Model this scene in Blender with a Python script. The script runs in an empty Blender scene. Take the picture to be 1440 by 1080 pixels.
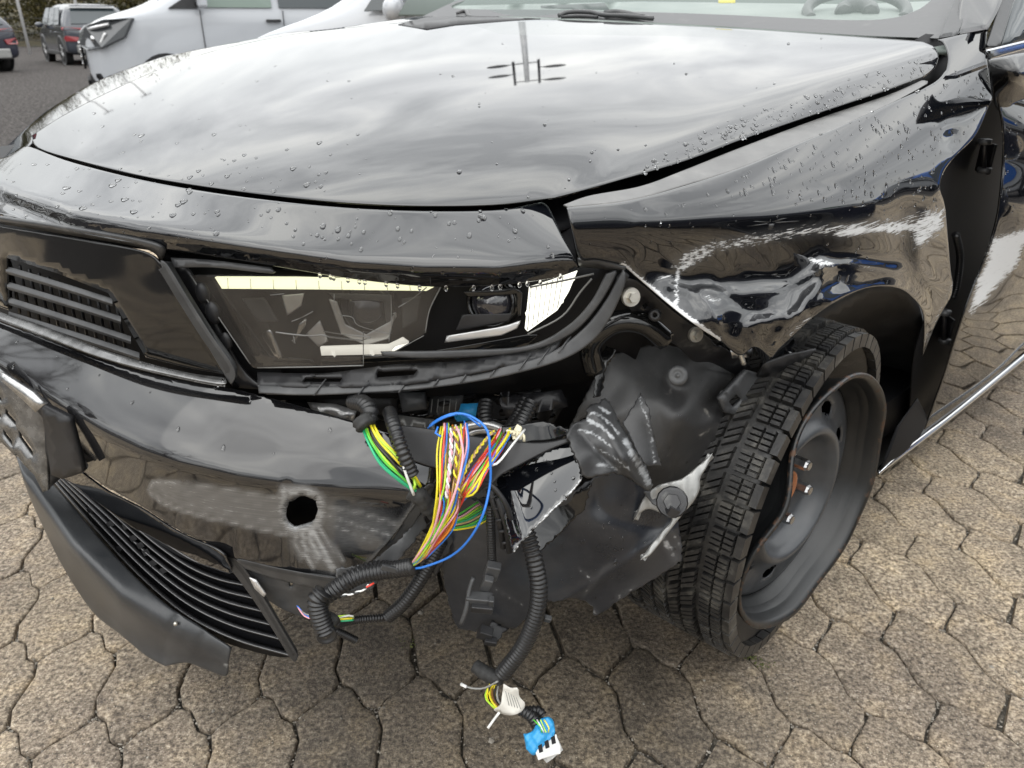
import bpy, bmesh, math, random
import numpy as np
from mathutils import Vector, Matrix
from mathutils.geometry import delaunay_2d_cdt
from mathutils.bvhtree import BVHTree
random.seed(7); rng = np.random.default_rng(7)
S = bpy.context.scene
COL = S.collection

# ------------------------------------------------------------------ camera, light, exposure
CAM_H = 1.08; FPX = 1088.0; PIT = math.radians(25.2)
cd = bpy.data.cameras.new('camera'); cam = bpy.data.objects.new('camera', cd); COL.objects.link(cam)
cam.location = (0, 0, CAM_H); cam.rotation_euler = (math.pi/2-PIT, 0, 0)
cd.sensor_fit = 'HORIZONTAL'; cd.sensor_width = 36.0; cd.lens = 36.0*FPX/1440.0
cd.clip_start = 0.05; cd.clip_end = 500
cd.dof.use_dof = True; cd.dof.focus_distance = 1.05; cd.dof.aperture_fstop = 9.0
S.camera = cam
S.view_settings.view_transform = 'Standard'; S.view_settings.look = 'None'
S.view_settings.exposure = 0.35; S.view_settings.gamma = 1.0
S.view_settings.use_curve_mapping = False

SUN_EL = math.radians(48); SUN_AZ = math.radians(-150)     # direction the light comes from, azimuth from +Y to +X
w = bpy.data.worlds.new('World'); S.world = w; w.use_nodes = True
nt = w.node_tree; nt.nodes.clear()
out = nt.nodes.new('ShaderNodeOutputWorld'); bg1 = nt.nodes.new('ShaderNodeBackground'); bg2 = nt.nodes.new('ShaderNodeBackground')
mx = nt.nodes.new('ShaderNodeMixShader'); sky = nt.nodes.new('ShaderNodeTexSky')
sky.sky_type = 'NISHITA'; sky.sun_disc = False; sky.sun_elevation = SUN_EL; sky.sun_rotation = SUN_AZ
bg1.inputs[1].default_value = 0.1
nt.links.new(sky.outputs[0], bg1.inputs[0])
tc = nt.nodes.new('ShaderNodeTexCoord'); mp = nt.nodes.new('ShaderNodeMapping'); mp.inputs['Scale'].default_value = (1.0, 1.0, 2.6)
n1 = nt.nodes.new('ShaderNodeTexNoise'); n1.inputs['Scale'].default_value = 2.6; n1.inputs['Detail'].default_value = 6; n1.inputs['Roughness'].default_value = .55; n1.inputs['Distortion'].default_value = .6
r1 = nt.nodes.new('ShaderNodeValToRGB')
r1.color_ramp.elements[0].position = .36; r1.color_ramp.elements[0].color = (1.45, 1.48, 1.50, 1)
r1.color_ramp.elements[1].position = .66; r1.color_ramp.elements[1].color = (2.75, 2.75, 2.66, 1)
e = r1.color_ramp.elements.new(.52); e.color = (2.05, 2.08, 2.08, 1)
nt.links.new(tc.outputs['Generated'], mp.inputs[0]); nt.links.new(mp.outputs[0], n1.inputs['Vector'])
sxyz = nt.nodes.new('ShaderNodeSeparateXYZ'); nt.links.new(tc.outputs['Generated'], sxyz.inputs[0])
mr = nt.nodes.new('ShaderNodeMapRange'); mr.inputs['From Min'].default_value = 0; mr.inputs['From Max'].default_value = 1; mr.inputs['To Min'].default_value = .50; mr.inputs['To Max'].default_value = 1.35
nt.links.new(sxyz.outputs['Z'], mr.inputs[0])
vm = nt.nodes.new('ShaderNodeVectorMath'); vm.operation = 'SCALE'; nt.links.new(r1.outputs[0], vm.inputs[0]); nt.links.new(mr.outputs[0], vm.inputs['Scale'])
nt.links.new(n1.outputs['Fac'], r1.inputs[0]); nt.links.new(vm.outputs[0], bg2.inputs[0]); bg2.inputs[1].default_value = 1.0
mx.inputs[0].default_value = .9
nt.links.new(bg1.outputs[0], mx.inputs[1]); nt.links.new(bg2.outputs[0], mx.inputs[2]); nt.links.new(mx.outputs[0], out.inputs[0])

sl = bpy.data.lights.new('sun', 'SUN'); sl.energy = .6; sl.angle = math.radians(60); sl.color = (1, .96, .9)
so = bpy.data.objects.new('sun', sl); COL.objects.link(so)
sd = Vector((math.sin(SUN_AZ)*math.cos(SUN_EL), math.cos(SUN_AZ)*math.cos(SUN_EL), math.sin(SUN_EL)))
so.rotation_euler = sd.to_track_quat('Z', 'Y').to_euler()

# ------------------------------------------------------------------ coordinates of the place
OX, OY = .515, 1.10                                     # the car's front left wheel
A48 = math.radians(48); EU = np.array([math.sin(A48), math.cos(A48)]); EV = np.array([-EU[1], EU[0]])   # car: rearwards, towards its right side
cp, sp = math.cos(PIT), math.sin(PIT)
def W(u, v, z): return np.array([OX+EU[0]*u+EV[0]*v, OY+EU[1]*u+EV[1]*v, z])
def plan(v):                                            # outline of the car's nose seen from above
    return -.96+.53*(abs(.9-v)/.9)**2.2
def ray(px, py):
    a = (px-720)/FPX; b = (py-540)/FPX
    return np.array([a, cp-b*sp, -(sp+b*cp)])
C0 = np.array([0, 0, CAM_H]); OO = np.array([OX, OY])
def un(px, py, k, c):
    if k == 'p': raise ValueError
    d = ray(px, py)
    if k == 'z': t = (c-CAM_H)/d[2]
    elif k == 'd': t = c
    elif k in 'uv':
        e_ = EU if k == 'u' else EV
        t = (c+OO@e_)/(d[:2]@e_)
    elif k == 'f': t = c/d[1]
    elif k == 'c':
        t = .45; best = (9, .45)
        while t < 2.4:
            q = (C0+t*d)[:2]-OO; g = q@EU-plan(q@EV)-c
            if g >= 0: break
            best = min(best, (-g, t)); t += .004
        if t >= 2.4: t = best[1]
    return C0+t*d
def un3(p): 
    if p[0] == 'p': return W(*p[1:])
    return un(*p)
def project(P):
    x, y, d = P[0], P[1], CAM_H-P[2]
    zc = y*cp+d*sp; yc = d*cp-y*sp
    return 720+FPX*x/zc, 540+FPX*yc/zc, zc
def cr(pts, n=10, closed=False):
    P = np.array(pts, float)
    if len(P) < 3:
        t = np.linspace(0, 1, n*(len(P)-1)+1)[:, None]; return P[0]*(1-t)+P[-1]*t
    Q = np.vstack([2*P[0]-P[1], P, 2*P[-1]-P[-2]]); o = []
    for i in range(1, len(Q)-2):
        a, b, c, d = Q[i-1], Q[i], Q[i+1], Q[i+2]
        for k in range(n):
            t = k/n
            o.append(.5*((2*b)+(c-a)*t+(2*a-5*b+4*c-d)*t*t+(3*b-a-3*c+d)*t**3))
    o.append(P[-1]); return np.array(o)
def resample(P, step):
    P = np.asarray(P, float)
    s = np.r_[0, np.cumsum(np.linalg.norm(np.diff(P, axis=0), axis=1))]
    n = max(2, int(round(s[-1]/step))+1); t = np.linspace(0, s[-1], n)
    return np.c_[tuple(np.interp(t, s, P[:, k]) for k in range(P.shape[1]))]

# ------------------------------------------------------------------ objects
LOC = {}
def tag(o, label=None, cat=None, group=None, kind=None):
    if label: o['label'] = label
    if cat: o['category'] = cat
    if group: o['group'] = group
    if kind: o['kind'] = kind
    return o
def empty(name, loc, rz=0, **k):
    o = bpy.data.objects.new(name, None); COL.objects.link(o); o.location = loc; o.rotation_euler = (0, 0, rz)
    o.empty_display_size = .2; LOC[o.name] = np.array(loc, float); return tag(o, **k)
def mk(name, V, F, mat, parent=None, smooth=True, attrs=None, label=None, kind=None, thick=0, offset=-1, bevel=0, mesh=None):
    V = np.asarray(V, float)
    off = LOC.get(parent.name, np.zeros(3)) if parent is not None and LOC.get(parent.name) is not None else np.zeros(3)
    me = bpy.data.meshes.new(name); me.from_pydata((V-off).tolist(), [], [list(map(int, f)) for f in F])
    me.materials.append(mat)
    if smooth: me.polygons.foreach_set('use_smooth', [True]*len(me.polygons))
    if attrs:
        for k, a in attrs.items():
            at = me.attributes.new(k, 'FLOAT', 'POINT'); at.data.foreach_set('value', np.asarray(a, dtype=np.float32))
    me.update()
    o = bpy.data.objects.new(name, me); COL.objects.link(o)
    if parent is not None: o.parent = parent
    LOC[o.name] = off
    if thick:
        m = o.modifiers.new('thickness', 'SOLIDIFY'); m.thickness = thick; m.offset = offset; m.use_even_offset = False
    if bevel:
        m = o.modifiers.new('bevel', 'BEVEL'); m.width = bevel; m.segments = 2; m.limit_method = 'ANGLE'
    if label: o['label'] = label
    if kind: o['kind'] = kind
    return o
class MB:
    def __init__(s): s.V = []; s.F = []
    def add(s, V, F):
        n = len(s.V); s.V += [tuple(map(float, v)) for v in V]; s.F += [tuple(i+n for i in f) for f in F]; return s
    def box(s, c, size, R=None):
        c = np.array(c, float); h = np.array(size, float)/2
        R = np.eye(3) if R is None else np.asarray(R)
        V = [c+R@(h*np.array([x, y, z])) for x in (-1, 1) for y in (-1, 1) for z in (-1, 1)]
        return s.add(V, [(0, 1, 3, 2), (4, 6, 7, 5), (0, 4, 5, 1), (2, 3, 7, 6), (0, 2, 6, 4), (1, 5, 7, 3)])
    def tube(s, P, r, seg=8, cap=True):
        P = np.asarray(P, float); n = len(P)
        r = np.full(n, r) if np.isscalar(r) else np.asarray(r)
        T = np.gradient(P, axis=0); T /= np.linalg.norm(T, axis=1)[:, None]+1e-12
        up = np.array([0, 0, 1.]) if abs(T[0][2]) < .9 else np.array([1., 0, 0])
        a = np.cross(T[0], up); a /= np.linalg.norm(a); V = []
        for i in range(n):
            a = a-T[i]*(a@T[i]); a /= np.linalg.norm(a)+1e-12; b = np.cross(T[i], a)
            for k in range(seg):
                th = 2*math.pi*k/seg; V.append(P[i]+r[i]*(math.cos(th)*a+math.sin(th)*b))
        F = [(i*seg+k, i*seg+(k+1) % seg, (i+1)*seg+(k+1) % seg, (i+1)*seg+k) for i in range(n-1) for k in range(seg)]
        if cap: F += [tuple(range(seg))[::-1], tuple((n-1)*seg+k for k in range(seg))]
        return s.add(V, F)
    def rev(s, c, ax, prof, seg=24, a0=0, a1=2*math.pi):       # prof: (radius, distance along the axis)
        c = np.array(c, float); ax = np.array(ax, float); ax /= np.linalg.norm(ax)
        t = np.cross(ax, [0, 0, 1.]) if abs(ax[2]) < .95 else np.array([1., 0, 0]); t /= np.linalg.norm(t); b = np.cross(ax, t)
        V = []; m = len(prof)
        for k in range(seg):
            th = a0+(a1-a0)*k/seg; e_ = math.cos(th)*t+math.sin(th)*b
            for r, h in prof: V.append(c+e_*r+ax*h)
        F = [(k*m+i, k*m+i+1, ((k+1) % seg)*m+i+1, ((k+1) % seg)*m+i) for k in range(seg) for i in range(m-1)]
        return s.add(V, F)
    def ball(s, c, r, seg=10, rings=6, R=None):
        c = np.array(c, float); r = np.ones(3)*r; R = np.eye(3) if R is None else R; V = []
        for i in range(rings+1):
            ph = math.pi*i/rings
            for k in range(seg):
                th = 2*math.pi*k/seg
                V.append(c+R@(r*np.array([math.sin(ph)*math.cos(th), math.sin(ph)*math.sin(th), math.cos(ph)])))
        return s.add(V, [(i*seg+k, (i+1)*seg+k, (i+1)*seg+(k+1) % seg, i*seg+(k+1) % seg) for i in range(rings) for k in range(seg)])
    def build(s, name, mat, parent=None, smooth=True, **k): return mk(name, s.V, s.F, mat, parent, smooth, **k)

# smooth depth over a panel (thin plate spline of inverse depth)
class TPS:
    def __init__(s, ctrl, lam=1e-4):
        X = []; y = []
        for c in ctrl:
            px, py, d = project(un3(c)); X.append((px/400, py/400)); y.append(1/d)
        s.X = np.array(X); y = np.array(y); n = len(y)
        if n < 4:
            A = np.c_[np.ones(n), s.X]; s.lin = np.linalg.lstsq(A, y, rcond=None)[0]; s.w = None; return
        r2 = ((s.X[:, None]-s.X[None])**2).sum(-1); K = .5*r2*np.log(r2+1e-12)+np.eye(n)*lam
        P = np.c_[np.ones(n), s.X]; M = np.block([[K, P], [P.T, np.zeros((3, 3))]])
        sol = np.linalg.lstsq(M, np.r_[y, 0, 0, 0], rcond=None)[0]; s.w = sol[:n]; s.lin = sol[n:]
    def __call__(s, px, py):
        Q = np.c_[np.asarray(px, float)/400, np.asarray(py, float)/400]
        o = np.c_[np.ones(len(Q)), Q]@s.lin
        if s.w is not None:
            r2 = ((Q[:, None]-s.X[None])**2).sum(-1); o = o+(.5*r2*np.log(r2+1e-12))@s.w
        return 1/o
class Poly:
    '''low order, ripple free depth with an optional kink along a line'''
    def __init__(s, ctrl, deg=3, kinks=()):
        s.deg = deg; s.k = [(np.array(l, float), w_) for l, w_ in kinks]
        X = []; y = []
        for c in ctrl:
            px, py, d = project(un3(c)); X.append((px, py)); y.append(1/d)
        X = np.array(X); A = s.feat(X[:, 0], X[:, 1]); R = np.eye(A.shape[1])*1e-4; R[0, 0] = 0
        s.w = np.linalg.solve(A.T@A+R, A.T@np.array(y)); r_ = A@s.w-np.array(y); s.res = float(np.abs(r_).max())
    def feat(s, px, py):
        x = (np.asarray(px, float)-700)/600; y = (np.asarray(py, float)-400)/400
        f = [x**i*y**j for i in range(s.deg+1) for j in range(s.deg+1-i)]
        for l, w_ in s.k:
            q = (np.asarray(py, float)-np.interp(px, l[:, 0], l[:, 1]))/w_; sp_ = np.logaddexp(0, q)*w_/100; f += [sp_, sp_*x, sp_**2]
        return np.stack(f, 1)
    def __call__(s, px, py): return 1/(s.feat(px, py)@s.w)
def pts3(px, py, d):
    a = (np.asarray(px)-720)/FPX; b = (np.asarray(py)-540)/FPX
    return np.c_[a*d, (cp-b*sp)*d, CAM_H-(sp+b*cp)*d]
def inpoly(P, poly):
    x, y = P[:, 0], P[:, 1]; r = np.zeros(len(P), bool); j = len(poly)-1
    for i in range(len(poly)):
        xi, yi = poly[i]; xj, yj = poly[j]
        c = ((yi > y) != (yj > y))
        if yi != yj: r ^= c & (x < (xj-xi)*(y-yi)/(yj-yi)+xi)
        j = i
    return r
def segdist(P, L, closed=False):
    L = np.asarray(L, float)
    if closed: L = np.vstack([L, L[:1]])
    A = L[:-1]; B = L[1:]; D = B-A; n = (D**2).sum(1)+1e-9; best = np.full(len(P), 1e9)
    for i in range(len(A)):
        t = np.clip(((P-A[i])@D[i])/n[i], 0, 1); q = P-(A[i]+t[:, None]*D[i]); best = np.minimum(best, (q**2).sum(1))
    return np.sqrt(best)
def outline(segs, step):
    if not isinstance(segs[0][0], (tuple, list)): segs = [[a, b] for a, b in zip(segs, segs[1:]+segs[:1])]
    o = []
    for s_ in segs:
        q = resample(cr(s_, 8), step); o += q[:-1].tolist()
    if math.dist(segs[-1][-1], segs[0][0]) > 1:
        q = resample(np.array([segs[-1][-1], segs[0][0]], float), step); o += q[:-1].tolist()
    return np.array(o)
REG = {}
def stroke_field(P, strokes):
    a = np.zeros(len(P))
    for st in strokes:
        if st[0] == 'l':
            _, pts, wd, s_ = st; d = segdist(P, cr(pts, 5)); a = np.maximum(a, s_*np.clip(1.25-d/wd, 0, 1))
        elif st[0] == 'p':
            _, pts, soft, s_ = st; L = np.array(pts, float); d = segdist(P, L, True); ins = inpoly(P, L)
            a = np.maximum(a, s_*np.clip(np.where(ins, .5+d/soft, .5-d/soft), 0, 1))
    return a
def sheet(name, parent, segs, ctrl, mat, step=9, thick=.003, holes=(), roll=0, rolld=.004, disp=None, scuff=None, dirt=None,
          smooth=True, lam=1e-4, label=None, reg=None, kind=None, jag=0):
    """a panel: outline traced, its own smooth depth, rolled edges and real thickness"""
    B = outline(segs, step*.7)
    hol = [outline(h, step*.5) for h in holes]
    if jag:
        B = B+rng.normal(size=B.shape)*jag; hol = [h+rng.normal(size=h.shape)*jag*.9 for h in hol]
    x0, y0 = B.min(0); x1, y1 = B.max(0)
    gx, gy = np.meshgrid(np.arange(x0, x1, step), np.arange(y0, y1, step*.87)); gx = gx+(np.arange(gx.shape[0]) % 2)[:, None]*step*.5
    G = np.c_[gx.ravel(), gy.ravel()]
    keep = inpoly(G, B)
    for h in hol: keep &= ~inpoly(G, h)
    G = G[keep]
    allb = [B]+hol
    dd = np.min([segdist(G, b, True) for b in allb], axis=0) if len(G) else np.zeros(0)
    rings = []
    md = .55*step
    if roll:
        for q in (.12, .3, .6, 1.0):
            T = np.roll(B, -1, 0)-np.roll(B, 1, 0); N = np.c_[-T[:, 1], T[:, 0]]; N /= np.linalg.norm(N, axis=1)[:, None]+1e-9
            area = .5*np.sum(B[:, 0]*np.roll(B[:, 1], -1)-np.roll(B[:, 0], -1)*B[:, 1])
            if area < 0: N = -N
            R_ = B+N*roll*q; R_ = R_[inpoly(R_, B)]
            if len(R_):
                rd = segdist(R_, B, True); rings.append(R_[rd > roll*q*.9])
        md = roll+.4*step
    G = G[dd > md] if len(G) else G
    allp = [b for b in allb]+rings+[G]
    E = []; n = 0
    for b in allb:
        E += [(n+i, n+(i+1) % len(b)) for i in range(len(b))]; n += len(b)
    P = np.vstack([a for a in allp if len(a)])
    res = delaunay_2d_cdt([Vector(p) for p in P], E, [], 0, 1e-4)
    V2 = np.array([tuple(v) for v in res[0]]); F = np.array(res[2])
    cen = V2[F].mean(1); k = inpoly(cen, B)
    for h in hol: k &= ~inpoly(cen, h)
    F = F[k]
    if isinstance(ctrl, BVHTree):
        d = np.zeros(len(V2))
        for i, (x, y) in enumerate(V2):
            r_ = ray(x, y); n_ = np.linalg.norm(r_); hit = ctrl.ray_cast(Vector(C0), Vector(r_/n_))
            d[i] = hit[3]/n_ if hit[0] is not None else np.nan
        m = np.nanmedian(d); 
        bad = np.isnan(d)
        if bad.any():
            good = np.where(~bad)[0]
            for i in np.where(bad)[0]: d[i] = d[good[np.argmin(((V2[good]-V2[i])**2).sum(1))]] if len(good) else 5
        d = d-.012*1.0
    else: d = (ctrl if callable(ctrl) else TPS(ctrl, lam))(V2[:, 0], V2[:, 1])
    if roll:
        bd = np.clip(segdist(V2, B, True)/roll, 0, 1); d = d+rolld*(1-np.sqrt(1-(1-bd)**2))
    if disp is not None: d = d-disp(V2[:, 0], V2[:, 1])
    P3 = pts3(V2[:, 0], V2[:, 1], d)
    # face the camera
    F2 = []
    for f in F:
        a, b, c = P3[f]; nn = np.cross(b-a, c-a)
        F2.append(f if nn@(C0-a) > 0 else f[::-1])
    at = {}
    if scuff is not None: at['scuff'] = stroke_field(V2, scuff)
    if dirt is not None: at['dirt'] = stroke_field(V2, dirt)
    o = mk(name, P3, F2, mat, parent, smooth, at, label, kind, thick)
    if reg: REG[reg] = (V2, P3, np.array(F2))
    return o
def tube(name, parent, P, r, mat, seg=8, corr=None, step=.006, label=None, n=8, wob=0):
    Q = np.array([un3(p) if isinstance(p, tuple) else p for p in P]); Q = cr(Q, n)
    if corr:
        Q = resample(Q, corr/4); k = np.arange(len(Q)) % 4; rr = np.where((k == 0) | (k == 1), r*1.0, r*.80)
    else: Q = resample(Q, step); rr = np.full(len(Q), r)
    if wob: Q = Q+np.cumsum(rng.normal(size=Q.shape), 0)*wob*0
    b = MB(); b.tube(Q, rr, seg); return b.build(name, mat, parent, smooth=True, label=label)

def bmp(x, y, cx, cy, rx, ry, a, ang=0):
    c, s = math.cos(ang), math.sin(ang); X = (x-cx)*c+(y-cy)*s; Y = -(x-cx)*s+(y-cy)*c
    return a*np.exp(-(X/rx)**2-(Y/ry)**2)
def crease(x, y, pts, wd, a):
    P = np.c_[x, y]; d = segdist(P, cr(pts, 6)); return a*np.exp(-(d/wd)**1.3)

# ------------------------------------------------------------------ materials
def mat(name, base=(.5, .5, .5), rough=.5, metal=0, ior=1.5, coat=0, spec=.5, trans=0, alpha=1, emit=None, es=1):
    m = bpy.data.materials.new(name); m.use_nodes = True; b = m.node_tree.nodes['Principled BSDF']
    b.inputs['Base Color'].default_value = (*base, 1); b.inputs['Roughness'].default_value = rough; b.inputs['Metallic'].default_value = metal
    b.inputs['IOR'].default_value = ior; b.inputs['Coat Weight'].default_value = coat; b.inputs['Coat Roughness'].default_value = .02
    b.inputs['Transmission Weight'].default_value = trans; b.inputs['Alpha'].default_value = alpha; b.inputs['Specular IOR Level'].default_value = spec
    if emit: b.inputs['Emission Color'].default_value = (*emit, 1); b.inputs['Emission Strength'].default_value = es
    return m
def N(m, t): return m.node_tree.nodes.new(t)
def L(m, a, b): m.node_tree.links.new(a, b)
def noise(m, scale, det=4, stretch=None, rot=None, rough=.55):
    t = N(m, 'ShaderNodeTexCoord'); n = N(m, 'ShaderNodeTexNoise'); n.inputs['Scale'].default_value = scale; n.inputs['Detail'].default_value = det; n.inputs['Roughness'].default_value = rough
    if stretch:
        r_ = N(m, 'ShaderNodeMapping'); r_.inputs['Rotation'].default_value = (0, 0, -math.radians(42) if rot is None else rot)
        s_ = N(m, 'ShaderNodeMapping'); s_.inputs['Scale'].default_value = stretch
        L(m, t.outputs['Object'], r_.inputs[0]); L(m, r_.outputs[0], s_.inputs[0]); L(m, s_.outputs[0], n.inputs['Vector'])
    else: L(m, t.outputs['Object'], n.inputs['Vector'])
    return n
def ramp(m, src, stops):
    r_ = N(m, 'ShaderNodeValToRGB'); el = r_.color_ramp.elements
    el[0].position, el[0].color = stops[0][0], (*stops[0][1], 1); el[1].position, el[1].color = stops[-1][0], (*stops[-1][1], 1)
    for p, c in stops[1:-1]: x = el.new(p); x.color = (*c, 1)
    L(m, src, r_.inputs[0]); return r_
def math_(m, op, a, b=None, clamp=False):
    n = N(m, 'ShaderNodeMath'); n.operation = op; n.use_clamp = clamp
    for i, x in enumerate((a, b)):
        if x is None: continue
        if isinstance(x, (int, float)): n.inputs[i].default_value = x
        else: L(m, x, n.inputs[i])
    return n.outputs[0]
def bump(m, h, strength=.3, dist=.002):
    b = N(m, 'ShaderNodeBump'); b.inputs['Strength'].default_value = strength; b.inputs['Distance'].default_value = dist
    L(m, h, b.inputs['Height']); L(m, b.outputs[0], m.node_tree.nodes['Principled BSDF'].inputs['Normal']); return b
def mottled(name, stops, scale, rough=(.5, .7), det=5, bs=0, bd=.001, spec=.5, metal=0, bscale=None):
    m = mat(name, stops[0][1], rough[0], spec=spec, metal=metal); b = m.node_tree.nodes['Principled BSDF']
    n = noise(m, scale, det); r_ = ramp(m, n.outputs['Fac'], stops); L(m, r_.outputs[0], b.inputs['Base Color'])
    rr = N(m, 'ShaderNodeMapRange'); rr.inputs['To Min'].default_value = rough[0]; rr.inputs['To Max'].default_value = rough[1]; L(m, n.outputs['Fac'], rr.inputs[0]); L(m, rr.outputs[0], b.inputs['Roughness'])
    if bs:
        n2 = noise(m, bscale or scale*3, 4); bump(m, n2.outputs['Fac'], bs, bd)
    return m
def scuffed(name, base, rough, ior, scol=(.42, .43, .44), stretch=(6, 60, 60), coat=0, gain=1.0, spec=.5, grime=.0, ripple=0, rot=None, film_=.10):
    """paint or plastic with scrape marks where the 'scuff' attribute says, and dust"""
    m = mat(name, base, rough, ior=ior, coat=coat, spec=spec); b = m.node_tree.nodes['Principled BSDF']
    a = N(m, 'ShaderNodeAttribute'); a.attribute_name = 'scuff'
    n = noise(m, 1.0, 3, stretch, rot, rough=.6); n2 = noise(m, 60, 5, rough=.7)
    s_ = math_(m, 'ADD', math_(m, 'MULTIPLY', n.outputs['Fac'], .72), math_(m, 'MULTIPLY', n2.outputs['Fac'], .28))
    f = math_(m, 'MULTIPLY', math_(m, 'SUBTRACT', math_(m, 'ADD', s_, math_(m, 'MULTIPLY', a.outputs['Fac'], .36)), .74), 4.5*gain, True)
    f = math_(m, 'MULTIPLY', f, math_(m, 'MULTIPLY', a.outputs['Fac'], 3.0, True))
    film = math_(m, 'MULTIPLY', math_(m, 'MULTIPLY', a.outputs['Fac'], film_), math_(m, 'ADD', .25, n.outputs['Fac']), True)
    f = math_(m, 'MAXIMUM', f, film)
    if grime > .35:
        sa = noise(m, 1.0, 3, (14, 420, 420), rot, rough=.8); sb = noise(m, 1.0, 3, (500, 30, 160), (rot or 0)+.7, rough=.8); sp = noise(m, 330, 2); big = noise(m, 16, 4, rough=.7)
        w1 = math_(m, 'MULTIPLY', math_(m, 'SUBTRACT', math_(m, 'MAXIMUM', sa.outputs['Fac'], sb.outputs['Fac']), .63), 5.0, True)
        w2 = math_(m, 'MULTIPLY', math_(m, 'SUBTRACT', sp.outputs['Fac'], .70), 9.0, True)
        w3 = math_(m, 'MULTIPLY', math_(m, 'SUBTRACT', big.outputs['Fac'], .47), 2.2, True)
        wr = math_(m, 'ADD', math_(m, 'MULTIPLY', math_(m, 'MAXIMUM', w1, w2), math_(m, 'MULTIPLY', math_(m, 'ADD', w3, .25), .42*min(grime, 1.0))), math_(m, 'MULTIPLY', w3, .10*grime))
        f = math_(m, 'MAXIMUM', f, wr)
    mixc = N(m, 'ShaderNodeMix'); mixc.data_type = 'RGBA'
    n3 = noise(m, 5, 5); dust = ramp(m, n3.outputs['Fac'], [(.4, base), (.75, tuple(x+grime*.05 for x in base))])
    L(m, dust.outputs[0], mixc.inputs['A']); mixc.inputs['B'].default_value = (*scol, 1)
    L(m, f, mixc.inputs['Factor']); L(m, mixc.outputs['Result'], b.inputs['Base Color'])
    rr = N(m, 'ShaderNodeMix'); rr.inputs['A'].default_value = rough; rr.inputs['B'].default_value = .62; L(m, f, rr.inputs['Factor'])
    n4 = noise(m, 60, 3); ro = math_(m, 'ADD', rr.outputs['Result'], math_(m, 'MULTIPLY', math_(m, 'SUBTRACT', n3.outputs['Fac'], .45), .12*(1 if rough > .1 else .25)))
    L(m, ro, b.inputs['Roughness'])
    h = math_(m, 'MULTIPLY', f, .6)
    if ripple: h = math_(m, 'ADD', h, math_(m, 'MULTIPLY', noise(m, ripple, 2).outputs['Fac'], .35))
    bump(m, h, .35, .0012)
    return m
M = {}
M['paint'] = scuffed('black_paint', (.0035, .004, .0055), .03, 1.78, (.62, .63, .64), (14, 480, 480), gain=1.7)
M['paint_clean'] = mat('black_paint_clean', (.0035, .004, .0055), .03, ior=1.78)
M['paint_scrape'] = scuffed('black_paint_scraped', (.006, .006, .007), .06, 1.75, (.38, .385, .39), (14, 520, 520), grime=.3, gain=.65, rot=math.radians(12), film_=.55)
M['gloss'] = mat('gloss_black', (.006, .006, .006), .08, ior=1.55)
M['plastic'] = scuffed('black_plastic', (.018, .018, .019), .42, 1.5, (.34, .35, .36), (20, 200, 200), grime=.5, ripple=400)
M['plastic_dark'] = mottled('dark_plastic', [(.3, (.008, .008, .009)), (.7, (.022, .022, .024))], 18, (.35, .6), bs=.2)
M['plastic_mid'] = mottled('worn_plastic', [(.3, (.03, .031, .033)), (.6, (.055, .056, .058)), (.8, (.10, .10, .10))], 25, (.3, .55), bs=.2)
M['plastic_lip'] = scuffed('lip_plastic', (.017, .019, .022), .34, 1.5, (.35, .35, .34), (8, 50, 50), grime=.8, ripple=300)
M['liner'] = scuffed('liner_felt', (.019, .019, .020), .48, 1.5, (.30, .28, .25), (25, 40, 40), grime=1.2, ripple=180)
M['flap'] = scuffed('flap_plastic', (.012, .014, .019), .28, 1.5, (.5, .5, .5), (14, 60, 60), grime=.5, ripple=90)
M['black'] = mat('deep_black', (.003, .003, .004), .6, spec=.25)
M['metalblk'] = mottled('painted_metal', [(.3, (.01, .01, .012)), (.62, (.02, .02, .022)), (.85, (.16, .16, .15))], 30, (.22, .5), bs=.15)
M['bolt'] = mottled('zinc', [(.3, (.45, .43, .38)), (.7, (.62, .6, .55))], 60, (.3, .5), metal=.8)
M['nut'] = mottled('steel_nut', [(.3, (.30, .30, .31)), (.7, (.55, .55, .55))], 90, (.2, .4), metal=1)
M['greymetal'] = mottled('grey_cast', [(.3, (.22, .22, .215)), (.6, (.34, .34, .33)), (.8, (.12, .12, .12))], 35, (.3, .5), metal=.5, bs=.3)
M['silver'] = mottled('silver', [(.3, (.5, .5, .5)), (.7, (.72, .72, .72))], 20, (.25, .4), metal=.7)
M['chrome'] = mat('chrome', (.75, .76, .78), .12, metal=1)
M['brush'] = mottled('worn_chrome', [(.3, (.25, .25, .25)), (.7, (.5, .5, .5))], 60, (.15, .35), metal=.8)
M['led'] = mat('led_bar', (.9, .9, .7), .4, emit=(1, .985, .62), es=1.7)
M['led_white'] = mat('led_block', (.9, .9, .8), .4, emit=(1, .99, .86), es=1.0)
M['trim'] = mottled('worn_trim', [(.3, (.10, .10, .10)), (.7, (.24, .24, .24))], 60, (.18, .35), metal=.7)
M['slat_edge'] = mat('slat_edge', (.16, .16, .165), .25)
M['strip_glow'] = mat('strip_glow', (.8, .78, .7), .4, emit=(1, .97, .86), es=.75)  # emission that brightens the chrome strip, put into its material
M['lens'] = mat('lens_clear', (1, 1, 1), .02, ior=1.5, alpha=.13)
M['smoke'] = mottled('lens_smoked', [(.3, (.035, .031, .028)), (.7, (.085, .078, .070))], 14, (.05, .12)); M['smoke'].node_tree.nodes['Principled BSDF'].inputs['Alpha'].default_value = .52
M['reflector'] = mat('reflector', (.6, .6, .6), .15, metal=1)
M['proj'] = mat('projector_glass', (.02, .02, .025), .02, ior=1.8)
M['crack'] = mat('crack_edge', (.16, .16, .155), .3)
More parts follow.
